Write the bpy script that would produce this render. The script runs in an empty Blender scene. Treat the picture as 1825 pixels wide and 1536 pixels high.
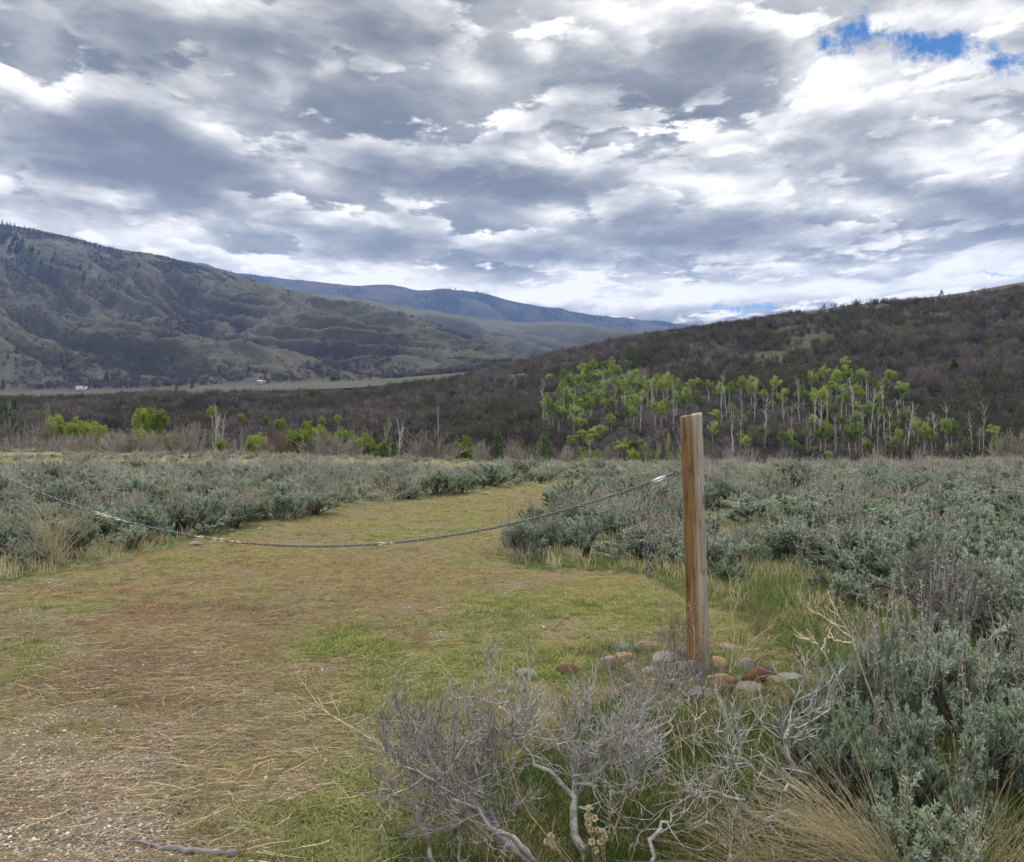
import bpy, math, random
import numpy as np
from mathutils import Vector, Euler

R = math.radians
SC = bpy.context.scene
COL = SC.collection

# ------------------------------------------------------------------ camera
F, CX, CY, EYE = 1421.0, 912.5, 768.0, 1.6     # focal length and centre in photo pixels, eye height
cam_d = bpy.data.cameras.new('camera'); cam = bpy.data.objects.new('camera', cam_d); COL.objects.link(cam)
cam.location = (0, 0, EYE); cam.rotation_euler = (R(90), 0, 0)
cam_d.sensor_fit = 'HORIZONTAL'; cam_d.sensor_width = 36.0; cam_d.lens = F / 1825 * 36
cam_d.clip_start = 0.05; cam_d.clip_end = 40000
SC.camera = cam

# ------------------------------------------------------------------ exposure
SC.view_settings.view_transform = 'Standard'; SC.view_settings.look = 'None'
SC.view_settings.exposure = 0.12; SC.view_settings.gamma = 1.0
SC.cycles.max_bounces = 5; SC.cycles.diffuse_bounces = 3; SC.cycles.transmission_bounces = 3
SC.cycles.volume_bounces = 0; SC.cycles.transparent_max_bounces = 4
SC.cycles.caustics_reflective = False; SC.cycles.caustics_refractive = False
SC.cycles.use_adaptive_sampling = True; SC.cycles.adaptive_threshold = 0.02

# ------------------------------------------------------------------ sun
SUN_EL, SUN_AZ = R(52), R(-25)            # azimuth from +Y, negative = left of the view
sd = bpy.data.lights.new('sun', 'SUN'); sun = bpy.data.objects.new('sun', sd); COL.objects.link(sun)
sd.energy = 3.2; sd.angle = R(9); sd.color = (1.0, 0.96, 0.9)
sdir = Vector((math.sin(SUN_AZ) * math.cos(SUN_EL), math.cos(SUN_AZ) * math.cos(SUN_EL), math.sin(SUN_EL)))
sun.rotation_euler = sdir.to_track_quat('Z', 'Y').to_euler()

# ------------------------------------------------------------------ world: sky with broken cloud
class NT:
    """small helper to write node trees"""
    def __init__(s, tree): s.t = tree; s.n = tree.nodes; s.l = tree.links
    def node(s, kind, **kw):
        n = s.n.new(kind)
        for k, v in kw.items(): setattr(n, k, v)
        return n
    def put(s, sock, v):
        if v is None: return
        if isinstance(v, bpy.types.NodeSocket): s.l.new(v, sock)
        else: sock.default_value = v
    def math(s, op, a, b=None, c=None, clamp=False):
        n = s.node('ShaderNodeMath', operation=op, use_clamp=clamp)
        for i, v in enumerate((a, b, c)): s.put(n.inputs[i], v)
        return n.outputs[0]
    def vec(s, op, a, b=None, c=None, scale=None):
        n = s.node('ShaderNodeVectorMath', operation=op)
        for i, v in enumerate((a, b, c)): s.put(n.inputs[i], v)
        if scale is not None: s.put(n.inputs['Scale'], scale)
        return n.outputs['Value'] if op in ('LENGTH', 'DISTANCE', 'DOT_PRODUCT') else n.outputs[0]
    def noise(s, v, scale, detail=4, rough=0.5, lac=2.0, dist=0.0, color=False, dim='3D'):
        n = s.node('ShaderNodeTexNoise', noise_dimensions=dim)
        s.put(n.inputs['Vector'], v); s.put(n.inputs['Scale'], scale); s.put(n.inputs['Detail'], detail)
        s.put(n.inputs['Roughness'], rough); s.put(n.inputs['Lacunarity'], lac); s.put(n.inputs['Distortion'], dist)
        return n.outputs['Color' if color else 'Fac']
    def ramp(s, fac, stops, interp='LINEAR'):
        n = s.node('ShaderNodeValToRGB'); n.color_ramp.interpolation = interp
        e = n.color_ramp.elements
        while len(e) < len(stops): e.new(0.5)
        for i, (p, c) in enumerate(stops):
            e[i].position = p; e[i].color = (c, c, c, 1) if isinstance(c, (int, float)) else (*c, 1)
        s.put(n.inputs[0], fac); return n.outputs[0]
    def mix(s, fac, a, b, blend='MIX'):
        n = s.node('ShaderNodeMix', data_type='RGBA', blend_type=blend)
        s.put(n.inputs[0], fac)
        for i, v in ((6, a), (7, b)):
            if isinstance(v, tuple) and len(v) == 3: v = (*v, 1)
            s.put(n.inputs[i], v)
        return n.outputs[2]
    def maprange(s, v, a, b, c, d, smooth=False):
        n = s.node('ShaderNodeMapRange', interpolation_type='SMOOTHSTEP' if smooth else 'LINEAR')
        for i, x in enumerate((v, a, b, c, d)): s.put(n.inputs[i], x)
        return n.outputs[0]
    def combine(s, x, y, z):
        n = s.node('ShaderNodeCombineXYZ')
        for i, v in enumerate((x, y, z)): s.put(n.inputs[i], v)
        return n.outputs[0]
    def separate(s, v):
        n = s.node('ShaderNodeSeparateXYZ'); s.put(n.inputs[0], v); return n.outputs

def build_world():
    w = bpy.data.worlds.new('World'); SC.world = w; w.use_nodes = True
    t = NT(w.node_tree); t.n.clear()
    out = t.node('ShaderNodeOutputWorld')
    tc = t.node('ShaderNodeTexCoord')
    d = tc.outputs['Generated']
    x, y, z = t.separate(d)
    zc = t.math('MAXIMUM', z, 0.0)
    # where the cloud sheet is thick or thin, as directions of the sky (azimuth and height tangents)
    yc = t.math('MAXIMUM', y, 0.15)
    U = t.combine(t.math('DIVIDE', x, yc), t.math('DIVIDE', zc, yc), 0.0)
    wu = t.vec('SUBTRACT', t.noise(U, 7.0, 5, 0.6, color=True), (0.5, 0.5, 0.5))
    UW = t.vec('ADD', U, t.vec('MULTIPLY', wu, (0.13, 0.055, 0.0)))
    total = None
    for (px, py, rx, ry, amp) in SKY_BLOBS:
        c = ((px - CX) / F, (CY - py) / F, 0.0)
        dv = t.vec('MULTIPLY', t.vec('SUBTRACT', UW, c), (F / rx / 1.7, F / ry / 1.7, 0.0))
        m = t.maprange(t.vec('LENGTH', dv), 0.0, 1.0, amp, 0.0, True)
        total = m if total is None else t.math('ADD', total, m)
    front = t.maprange(y, 0.1, 0.4, 0.0, 1.0, True)
    total = t.math('MULTIPLY', total, front)
    # heaps that shrink toward the horizon: coordinates scale with height above it
    h = t.math('DIVIDE', zc, t.math('MAXIMUM', t.math('ADD', t.math('MULTIPLY', x, x), t.math('MULTIPLY', y, y)), 0.02))
    h = t.math('ADD', t.math('SQRT', t.math('MULTIPLY', h, zc)), 0.11)           # tan(elevation) + offset
    az = t.math('ARCTAN2', x, y)
    lg = t.math('LOGARITHM', h, 2.718)
    Q = t.combine(t.math('MULTIPLY', t.math('DIVIDE', az, t.math('POWER', h, 0.35)), 2.3), t.math('MULTIPLY', lg, 3.45), 0.0)
    wv = t.vec('SUBTRACT', t.noise(Q, 2.6, 3, 0.5, color=True), (0.5, 0.5, 0.5))
    Q = t.vec('ADD', Q, t.vec('SCALE', wv, scale=0.09))
    fine = t.noise(t.vec('MULTIPLY', Q, (1.25, 1.0, 1.0)), 6.0, 6, 0.58, 2.1)
    vo = t.node('ShaderNodeTexVoronoi', feature='SMOOTH_F1', voronoi_dimensions='2D', normalize=True)
    wj = t.vec('SCALE', t.vec('SUBTRACT', t.noise(Q, 6.0, 4, 0.6, color=True), (0.5, 0.5, 0.5)), scale=0.22)
    t.put(vo.inputs['Vector'], t.vec('ADD', t.vec('MULTIPLY', Q, (1.2, 1.0, 1.0)), wj)); vo.inputs['Scale'].default_value = 4.2; vo.inputs['Detail'].default_value = 3.0
    vo.inputs['Roughness'].default_value = 0.55; vo.inputs['Smoothness'].default_value = 0.25
    puff = t.math('SUBTRACT', vo.outputs['Distance'], 0.36)
    fz = t.math('SUBTRACT', fine, 0.5)
    val = t.math('ADD', t.math('MULTIPLY', t.math('SUBTRACT', t.noise(Q, 0.9, 3, 0.5), 0.5), 1.2), 0.30)
    val = t.math('ADD', val, t.math('MULTIPLY', fz, 0.5))
    for (ox, oy, sc, th, up) in SKY_LAYERS:
        A = t.vec('ADD', Q, (ox, oy, 0.0))
        n1 = t.noise(A, sc, 7, 0.56, 2.1)
        n2 = t.noise(t.vec('ADD', A, (0.0, up, 0.0)), sc, 4, 0.5, 2.1)
        d = t.math('ADD', n1, t.math('MULTIPLY', total, 0.10))
        d = t.math('SUBTRACT', d, t.math('MULTIPLY', puff, 0.15))
        al = t.maprange(d, th - 0.02, th + 0.04, 0.0, 1.0, True)
        sh = t.math('MULTIPLY', t.math('SUBTRACT', n2, n1), 3.4)           # lit crowns, dark undersides
        sh = t.math('ADD', sh, t.math('MULTIPLY', t.math('SUBTRACT', d, th), 3.0))
        sh = t.math('ADD', t.math('ADD', sh, 0.28), t.math('MULTIPLY', fz, 0.5))
        mx = t.node('ShaderNodeMix', data_type='FLOAT'); t.put(mx.inputs[0], al); t.put(mx.inputs[2], val); t.put(mx.inputs[3], sh)
        val = mx.outputs[0]
    thin = t.maprange(val, 0.1, 0.7, 0.55, 0.12)
    val = t.math('ADD', val, t.math('MULTIPLY', puff, thin))
    thick = t.math('ADD', val, t.math('MULTIPLY', total, 0.50))
    thick = t.math('ADD', t.math('MULTIPLY', thick, 0.80), 0.0)
    cloud = t.ramp(thick, [(0.0, (1.12, 1.08, 1.0)), (0.12, (0.95, 0.92, 0.86)), (0.28, (0.68, 0.665, 0.625)),
                           (0.48, (0.44, 0.438, 0.42)), (0.70, (0.285, 0.288, 0.285)), (1.0, (0.19, 0.195, 0.20))])
    # overcast sky is brighter overhead, above the view
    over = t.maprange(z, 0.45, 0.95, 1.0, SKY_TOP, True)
    back = t.maprange(y, -0.2, 0.3, SKY_BACK, 1.0, True)
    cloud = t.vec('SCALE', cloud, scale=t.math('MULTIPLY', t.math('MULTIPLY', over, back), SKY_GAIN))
    # blue openings
    blue = None
    for (px, py, rx, ry, amp) in SKY_HOLES:
        c = ((px - CX) / F, (CY - py) / F, 0.0)
        dv = t.vec('MULTIPLY', t.vec('SUBTRACT', UW, c), (F / rx / 1.5, F / ry / 1.5, 0.0))
        m = t.maprange(t.vec('LENGTH', dv), 0.0, 1.0, amp, 0.0, True)
        blue = m if blue is None else t.math('MAXIMUM', blue, m)
    blue = t.math('MULTIPLY', blue, front)
    bn = t.noise(U, 26.0, 7, 0.66, 2.2)
    blue = t.math('ADD', blue, t.math('MULTIPLY', t.math('SUBTRACT', bn, 0.5), 1.9))
    blue = t.maprange(blue, 0.30, 0.80, 0.0, 1.0, True)
    sky = t.node('ShaderNodeTexSky', sky_type='NISHITA')
    sky.sun_disc = False; sky.sun_elevation = SUN_EL; sky.sun_rotation = SUN_AZ
    sky.altitude = 1900; sky.air_density = 1.0; sky.dust_density = 0.6; sky.ozone_density = 2.0
    b1 = t.node('ShaderNodeBackground'); hs = t.node('ShaderNodeHueSaturation'); hs.inputs['Saturation'].default_value = 1.35; t.put(hs.inputs['Color'], sky.outputs[0])
    t.put(b1.inputs[0], hs.outputs[0]); b1.inputs[1].default_value = 0.11
    b2 = t.node('ShaderNodeBackground'); t.put(b2.inputs[0], cloud); b2.inputs[1].default_value = 1.0
    ms = t.node('ShaderNodeMixShader')
    t.put(ms.inputs[0], blue); t.l.new(b2.outputs[0], ms.inputs[1]); t.l.new(b1.outputs[0], ms.inputs[2])
    t.l.new(ms.outputs[0], out.inputs[0])
    w.cycles.sampling_method = 'MANUAL'; w.cycles.sample_map_resolution = 512

SKY_LAYERS = [(3.1, 1.7, .85, .44, .26), (11.3, 6.1, 1.05, .47, .22), (21.7, 3.9, 1.5, .52, .17)]
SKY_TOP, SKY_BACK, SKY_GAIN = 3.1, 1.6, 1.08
SKY_BLOBS = [  # centre, radii (photo pixels, used as sky angles), + thicker / - thinner
    (370, 120, 190, 110, .55), (620, 45, 230, 75, .5), (800, 90, 90, 45, .3), (150, 235, 200, 40, .75), (280, 300, 210, 32, .85),
    (430, 352, 140, 32, .7), (640, 205, 120, 70, .5), (700, 300, 220, 50, .5), (1120, 150, 230, 80, .65), (980, 335, 200, 26, .8),
    (1300, 75, 70, 50, .5), (1260, 412, 240, 48, .85), (1560, 320, 130, 32, .55), (1770, 360, 120, 45, .65), (1590, 220, 120, 45, .3),
    (980, 440, 150, 26, .5), (560, 425, 240, 30, .45), (90, 360, 170, 30, .35), (480, 250, 250, 60, .25), (30, 190, 60, 50, .3),
    (95, 90, 50, 100, -.6), (330, 212, 80, 26, -.5), (500, 140, 40, 60, -.5), (605, 108, 32, 20, -.7), (815, 110, 60, 50, -.55),
    (545, 318, 70, 34, -.8), (10, 305, 50, 30, -.6), (330, 415, 110, 34, -.6), (965, 95, 26, 22, -.6), (1100, 248, 50, 16, -.7),
    (1000, 250, 30, 40, -.5), (1430, 130, 100, 70, -.6), (1620, 125, 220, 42, -.6), (1720, 30, 150, 35, -.4), (1650, 190, 70, 22, -.5),
    (1790, 230, 60, 60, -.5), (1270, 320, 90, 16, -.6), (1680, 300, 90, 28, -.6), (1550, 378, 110, 26, -.5), (750, 505, 380, 34, -.55),
    (1120, 530, 330, 34, -.55), (1560, 470, 300, 36, -.45), (1000, 380, 120, 16, -.3), (900, 462, 400, 14, .3), (1400, 500, 300, 10, .25)]
SKY_HOLES = [(1495, 60, 70, 52, .78), (1570, 78, 80, 34, .62), (1665, 84, 140, 34, .82), (1795, 118, 70, 34, .80),
             (1320, 546, 90, 12, .72), (1770, 488, 70, 6, .6), (1500, 20, 40, 20, .4)]
build_world()

# ------------------------------------------------------------------ helpers
def tag(o, label=None, cat=None, group=None, kind=None):
    if label: o['label'] = label
    if cat: o['category'] = cat
    if group: o['group'] = group
    if kind: o['kind'] = kind
    return o

def hash2(ix, iy, seed):
    h = (ix.astype(np.int64) * 374761393 + iy.astype(np.int64) * 668265263 + seed * 974634777) & 0xFFFFFFFF
    h = ((h ^ (h >> 13)) * 1274126177) & 0xFFFFFFFF
    h = (h ^ (h >> 16)) & 0xFFFFFFFF
    return h / 4294967295.0

def vnoise(x, y, seed=0):
    x = np.asarray(x, float); y = np.asarray(y, float)
    ix = np.floor(x); iy = np.floor(y); fx = x - ix; fy = y - iy
    fx = fx * fx * fx * (fx * (fx * 6 - 15) + 10); fy = fy * fy * fy * (fy * (fy * 6 - 15) + 10)
    a = hash2(ix, iy, seed); b = hash2(ix + 1, iy, seed); c = hash2(ix, iy + 1, seed); d = hash2(ix + 1, iy + 1, seed)
    return (a * (1 - fx) + b * fx) * (1 - fy) + (c * (1 - fx) + d * fx) * fy

def fbm(x, y, octv=4, seed=0, rough=0.5):
    s = 0; a = 1; t = 0
    for i in range(octv):
        s = s + a * vnoise(x * 2 ** i + 17.3 * i, y * 2 ** i - 9.1 * i, seed + i); t += a; a *= rough
    return s / t

def sstep(a, b, x):
    t = np.clip((x - a) / (b - a), 0, 1); return t * t * (3 - 2 * t)

def make_mesh(name, V, quads=None, tris=None, mat=None, smooth=False, attrs=None):
    me = bpy.data.meshes.new(name)
    V = np.ascontiguousarray(V, np.float32)
    q = np.zeros((0, 4), np.int32) if quads is None or len(quads) == 0 else np.asarray(quads, np.int32)
    t = np.zeros((0, 3), np.int32) if tris is None or len(tris) == 0 else np.asarray(tris, np.int32)
    me.vertices.add(len(V)); me.vertices.foreach_set('co', V.ravel())
    nl = q.size + t.size
    if nl:
        me.loops.add(nl); me.loops.foreach_set('vertex_index', np.concatenate([q.ravel(), t.ravel()]))
        me.polygons.add(len(q) + len(t))
        ls = np.concatenate([np.arange(len(q)) * 4, q.size + np.arange(len(t)) * 3]).astype(np.int32)
        me.polygons.foreach_set('loop_start', ls)
    if attrs:
        for k, (typ, arr) in attrs.items():
            at = me.attributes.new(k, typ, 'POINT')
            arr = np.asarray(arr)
            if typ == 'FLOAT': at.data.foreach_set('value', arr.astype(np.float32).ravel())
            elif typ == 'INT': at.data.foreach_set('value', arr.astype(np.int32).ravel())
            elif typ == 'FLOAT_VECTOR': at.data.foreach_set('vector', arr.astype(np.float32).ravel())
            elif typ == 'FLOAT_COLOR':
                a4 = np.ones((len(arr), 4), np.float32); a4[:, :3] = arr
                at.data.foreach_set('color', a4.ravel())
    me.update(calc_edges=True)
    if smooth and len(me.polygons): me.polygons.foreach_set('use_smooth', np.ones(len(me.polygons), bool))
    if mat: me.materials.append(mat)
    return me

def link(name, me, parent=None, loc=None, rot=None, scale=None):
    o = bpy.data.objects.new(name, me); COL.objects.link(o)
    if parent: o.parent = parent
    if loc is not None: o.location = loc
    if rot is not None: o.rotation_euler = rot
    if scale is not None: o.scale = scale
    return o

def grid_faces(nr, nc):
    i = np.arange((nr - 1) * (nc - 1)); r = i // (nc - 1); c = i % (nc - 1); a = r * nc + c
    return np.stack([a, a + 1, a + nc + 1, a + nc], 1)

class MB:
    """collects pieces into one mesh"""
    def __init__(s): s.V = []; s.Q = []; s.T = []; s.n = 0
    def add(s, V, Q=None, T=None):
        V = np.asarray(V, float).reshape(-1, 3)
        if Q is not None and len(Q): s.Q.append(np.asarray(Q) + s.n)
        if T is not None and len(T): s.T.append(np.asarray(T) + s.n)
        s.V.append(V); s.n += len(V); return s
    def mesh(s, name, mat, smooth=False):
        return make_mesh(name, np.concatenate(s.V), np.concatenate(s.Q) if s.Q else None, np.concatenate(s.T) if s.T else None, mat, smooth)

def unit(v): return v / np.maximum(np.linalg.norm(v, axis=-1, keepdims=True), 1e-9)

def tubes(mb, P, rad, sides=4, cap=False):
    """P (N,K,3) centre lines, rad (N,K)"""
    N, K, _ = P.shape
    T = np.empty_like(P); T[:, 1:-1] = P[:, 2:] - P[:, :-2]; T[:, 0] = P[:, 1] - P[:, 0]; T[:, -1] = P[:, -1] - P[:, -2]
    T = unit(T)
    main = unit(P[:, -1] - P[:, 0])
    ref = np.where(np.abs(main[:, 2:3]) > 0.8, np.array([[1.0, 0.13, 0]]), np.array([[0.0, 0.1, 1.0]]))
    A = unit(np.cross(T, ref[:, None, :])); B = np.cross(T, A)
    ang = np.arange(sides) * 2 * np.pi / sides
    V = P[:, :, None, :] + rad[:, :, None, None] * (np.cos(ang)[None, None, :, None] * A[:, :, None, :] + np.sin(ang)[None, None, :, None] * B[:, :, None, :])
    n, k, s = np.meshgrid(np.arange(N), np.arange(K - 1), np.arange(sides), indexing='ij')
    s2 = (s + 1) % sides; base = n * K * sides
    Q = np.stack([base + k * sides + s, base + k * sides + s2, base + (k + 1) * sides + s2, base + (k + 1) * sides + s], -1).reshape(-1, 4)
    Tc = None
    if cap:
        c = []
        for i in range(1, sides - 1):
            b0 = np.arange(N) * K * sides + (K - 1) * sides
            c.append(np.stack([b0, b0 + i, b0 + i + 1], 1))
        Tc = np.concatenate(c)
    mb.add(V.reshape(-1, 3), Q, Tc)

def leaves(mb, rng, pos, dr, L, Wd, cup=0.0):
    """one narrow diamond leaf each"""
    n = len(pos); dr = unit(dr); side = unit(np.cross(dr, rng.normal(size=(n, 3))))
    L = np.broadcast_to(L, (n,))[:, None]; Wd = np.broadcast_to(Wd, (n,))[:, None]
    up = np.cross(side, dr)
    V = np.stack([pos, pos + dr * L * .55 + side * Wd * .5 + up * cup * L, pos + dr * L, pos + dr * L * .55 - side * Wd * .5 + up * cup * L], 1)
    i = np.arange(n)[:, None] * 4
    mb.add(V.reshape(-1, 3), i + np.array([[0, 1, 2, 3]]))

def grow(rng, start, dr, length, K=5, wob=0.15, up=0.0):
    n = len(start); P = np.empty((n, K, 3)); P[:, 0] = start; d = unit(dr)
    step = (np.broadcast_to(length, (n,)) / (K - 1))[:, None]
    for k in range(1, K):
        d = unit(d + wob * rng.normal(size=(n, 3)) + np.array([0, 0, up]))
        P[:, k] = P[:, k - 1] + d * step
    return P

def spawn(rng, P, nc, t0=0.3, t1=1.0, ang=(25, 55), up=0.0):
    """children on paths: positions, directions, parent index, parameter"""
    N, K, _ = P.shape
    par = np.repeat(np.arange(N), nc); t = rng.uniform(t0, t1, len(par)) * (K - 1)
    k = np.minimum(t.astype(int), K - 2); f = (t - k)[:, None]
    pos = P[par, k] * (1 - f) + P[par, k + 1] * f
    tan = unit(P[par, k + 1] - P[par, k])
    perp = unit(np.cross(tan, rng.normal(size=(len(par), 3))))
    a = np.radians(rng.uniform(ang[0], ang[1], len(par)))[:, None]
    d = unit(tan * np.cos(a) + perp * np.sin(a) + np.array([0, 0, up]))
    return pos, d, par, t / (K - 1)

def px_to_s(px): return (np.asarray(px, float) - CX) / F
def s_to_px(s): return s * F + CX

# ------------------------------------------------------------------ materials
def new_mat(name):
    m = bpy.data.materials.new(name); m.use_nodes = True
    t = NT(m.node_tree); t.n.clear()
    return m, t, t.node('ShaderNodeOutputMaterial')

def finish(t, out, color, rough=0.9, bump=None, bump_d=0.02, bump_s=0.6, translucent=0.0, spec=0.25, metal=0.0):
    p = t.node('ShaderNodeBsdfPrincipled')
    t.put(p.inputs['Base Color'], color if isinstance(color, bpy.types.NodeSocket) else (*color, 1))
    t.put(p.inputs['Roughness'], rough); p.inputs['Specular IOR Level'].default_value = spec; t.put(p.inputs['Metallic'], metal)
    if bump is not None:
        b = t.node('ShaderNodeBump'); t.put(b.inputs['Height'], bump); b.inputs['Distance'].default_value = bump_d
        b.inputs['Strength'].default_value = bump_s; t.l.new(b.outputs[0], p.inputs['Normal'])
    if translucent > 0:
        tr = t.node('ShaderNodeBsdfTranslucent'); t.put(tr.inputs[0], color if isinstance(color, bpy.types.NodeSocket) else (*color, 1))
        ms = t.node('ShaderNodeMixShader'); ms.inputs[0].default_value = translucent
        t.l.new(p.outputs[0], ms.inputs[1]); t.l.new(tr.outputs[0], ms.inputs[2]); t.l.new(ms.outputs[0], out.inputs[0])
    else: t.l.new(p.outputs[0], out.inputs[0])

def mat_varied(name, cols, scale=3.0, rough=0.9, translucent=0.0, spec=0.2, rand=1.0, bump=0.0, bscale=40):
    """colours mixed by object random and by object-space noise"""
    m, t, out = new_mat(name)
    oi = t.node('ShaderNodeObjectInfo'); tc = t.node('ShaderNodeTexCoord')
    n = t.noise(tc.outputs['Object'], scale, 4, 0.6)
    f = t.math('ADD', t.math('MULTIPLY', t.math('SUBTRACT', oi.outputs['Random'], 0.5), rand * 0.8), t.math('MULTIPLY', t.math('SUBTRACT', n, 0.5), 1.9))
    f = t.math('ADD', f, 0.5, clamp=True)
    c = t.ramp(f, [(i / (len(cols) - 1), c) for i, c in enumerate(cols)])
    b = t.noise(tc.outputs['Object'], bscale, 4, 0.6) if bump else None
    finish(t, out, c, rough, b, bump, 0.8, translucent, spec)
    return m

def mat_tint(name, rough=0.9, translucent=0.0, var=0.35, scale=2.0, spec=0.15):
    """colour comes with each scattered clump"""
    m, t, out = new_mat(name)
    a = t.node('ShaderNodeAttribute', attribute_type='INSTANCER', attribute_name='tint')
    tc = t.node('ShaderNodeTexCoord')
    n = t.noise(tc.outputs['Object'], scale, 3, 0.6)
    k = t.maprange(n, 0.25, 0.75, 1 - var, 1 + var)
    finish(t, out, t.vec('SCALE', a.outputs['Vector'], scale=k), rough, None, 0, 0, translucent, spec)
    return m

# ------------------------------------------------------------------ scatter: many small pieces in ONE object
def scatter(name, label, pts, rot, scl, idx, tint, meshes, category=None):
    n = len(pts)
    me = make_mesh(name, pts, attrs={'rot': ('FLOAT_VECTOR', rot), 'scl': ('FLOAT_VECTOR', scl), 'idx': ('INT', idx), 'tint': ('FLOAT_VECTOR', tint)})
    o = link(name, me); tag(o, label, category, kind='stuff')
    g = bpy.data.node_groups.new(name, 'GeometryNodeTree')
    g.interface.new_socket('Geometry', in_out='INPUT', socket_type='NodeSocketGeometry')
    g.interface.new_socket('Geometry', in_out='OUTPUT', socket_type='NodeSocketGeometry')
    N, L = g.nodes, g.links
    gi = N.new('NodeGroupInput'); go = N.new('NodeGroupOutput'); jn = N.new('GeometryNodeJoinGeometry')
    for k, m in enumerate(meshes):
        so = bpy.data.objects.new(name + '_piece', m)
        oi = N.new('GeometryNodeObjectInfo'); oi.inputs['Object'].default_value = so; oi.inputs['As Instance'].default_value = False
        gt = N.new('GeometryNodeGeometryToInstance'); L.new(oi.outputs['Geometry'], gt.inputs[0]); L.new(gt.outputs[0], jn.inputs[0])
    ip = N.new('GeometryNodeInstanceOnPoints'); ip.inputs['Pick Instance'].default_value = True
    L.new(gi.outputs[0], ip.inputs['Points']); L.new(jn.outputs[0], ip.inputs['Instance'])
    def attr(nm, typ):
        a = N.new('GeometryNodeInputNamedAttribute'); a.data_type = typ; a.inputs['Name'].default_value = nm
        return next(x for x in a.outputs if x.enabled and x.name == 'Attribute')
    er = N.new('FunctionNodeEulerToRotation'); L.new(attr('rot', 'FLOAT_VECTOR'), er.inputs[0]); L.new(er.outputs[0], ip.inputs['Rotation'])
    L.new(attr('scl', 'FLOAT_VECTOR'), ip.inputs['Scale']); L.new(attr('idx', 'INT'), ip.inputs['Instance Index'])
    L.new(ip.outputs[0], go.inputs[0])
    md = o.modifiers.new('scatter', 'NODES'); md.node_group = g
    return o

# ================================================================== TERRAIN
EDGE_PX = [-3000, -800, 0, 500, 900, 1400, 1825, 2600, 5000]
EDGE_Y = [90, 80, 72, 66, 58, 50, 46, 42, 40]
EDGE_Z = [-.3, -.35, -.37, -.5, -.72, -.6, -.35, -.3, -.3]

def ground_z(x, y):
    x = np.asarray(x, float); y = np.asarray(y, float)
    yy = np.maximum(y, 6.0); s = np.clip(x / yy, -2.5, 2.5); px = s_to_px(s)
    Ye = np.interp(px, EDGE_PX, EDGE_Y); Ze = np.interp(px, EDGE_PX, EDGE_Z)
    q = np.clip(y / Ye, 0, 1)
    z = Ze * q ** 1.5
    z = z - 12.5 * sstep(0.97, 1.7, y / Ye)
    amp = sstep(5, 14, np.hypot(x, y))
    z = z + (fbm(x * .22, y * .22, 3, 5) - .5) * .22 * amp + (fbm(x * 1.3, y * 1.3, 3, 9) - .5) * .03
    return z

def at_px(px, py):
    """ground point seen at a photo pixel"""
    s = (px - CX) / F; e = (CY - py) / F
    Y = 1.5 / max(-e, 1e-3)
    for _ in range(25):
        z = float(ground_z(np.array([s * Y]), np.array([Y]))[0]); Y = 0.5 * Y + 0.5 * (EYE - z) / max(-e, 1e-3)
    return s * Y, Y, float(ground_z(np.array([s * Y]), np.array([Y]))[0])

# outline of the mown track, as photo pixels on the ground
TRACK_PX = [(-700, 1100), (-250, 1065), (0, 1045), (110, 1022), (200, 1007), (348, 967), (480, 932), (655, 902), (806, 877), (920, 857), (1000, 847), (1050, 842),
            (1062, 846), (1040, 858), (1000, 885), (950, 930), (890, 975), (905, 998), (960, 1008), (1080, 1006), (1160, 1014), (1215, 1050),
            (1320, 1085), (1420, 1150), (1440, 1200), (1390, 1235), (1250, 1245), (1120, 1260), (1000, 1290), (850, 1330), (760, 1420), (720, 1560), (700, 2300), (-2500, 2300)]
TRACK = np.array([((px - CX) / F * EYE * F / (py - CY), EYE * F / (py - CY)) for px, py in TRACK_PX])

def track_dist(x, y):
    """signed distance to the mown track, positive inside"""
    x = np.asarray(x, float); y = np.asarray(y, float); sh = x.shape; x = x.ravel(); y = y.ravel()
    ins = np.zeros(x.shape, bool); dm = np.full(x.shape, 1e9); n = len(TRACK)
    for i in range(n):
        a = TRACK[i]; b = TRACK[(i + 1) % n]
        ab = b - a; t = np.clip(((x - a[0]) * ab[0] + (y - a[1]) * ab[1]) / (ab @ ab), 0, 1)
        dm = np.minimum(dm, np.hypot(x - a[0] - t * ab[0], y - a[1] - t * ab[1]))
        c = (a[1] > y) != (b[1] > y)
        if a[1] != b[1]:
            xi = (b[0] - a[0]) * (y - a[1]) / (b[1] - a[1]) + a[0]; ins ^= c & (x < xi)
    return np.where(ins, dm, -dm).reshape(sh)

def lin(r, g, b):
    f = lambda c: ((c / 255 + .055) / 1.055) ** 2.4 if c / 255 > .04045 else c / 255 / 12.92
    return np.array([f(r), f(g), f(b)])
C_STRAW = np.array([.26, .20, .105]); C_OLIVE = np.array([.145, .138, .044]); C_GREEN = np.array([.125, .165, .038]); C_OCHRE = np.array([.165, .11, .048])
C_RED = np.array([.125, .068, .048]); C_EARTH = np.array([.09, .07, .05]); C_DUN = np.array([.145, .118, .078])

def proj(x, y):
    y = np.maximum(y, 0.5); return x / y * F + CX, CY + EYE / y * F

def gravel_w(x, y):
    px, py = proj(x, y)
    n = fbm(x * 2.2, y * 2.2, 4, 41)
    w = sstep(1.25, 0.35, np.hypot((px - 60) / 330, (py - 1490) / 260)) + .55 * sstep(1, .2, np.hypot((px - 200) / 230, (py - 1290) / 120))
    return np.clip((w + (n - .5) * 2.6) * 1.0 - .2, 0, 1) * (y > 0)

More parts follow.
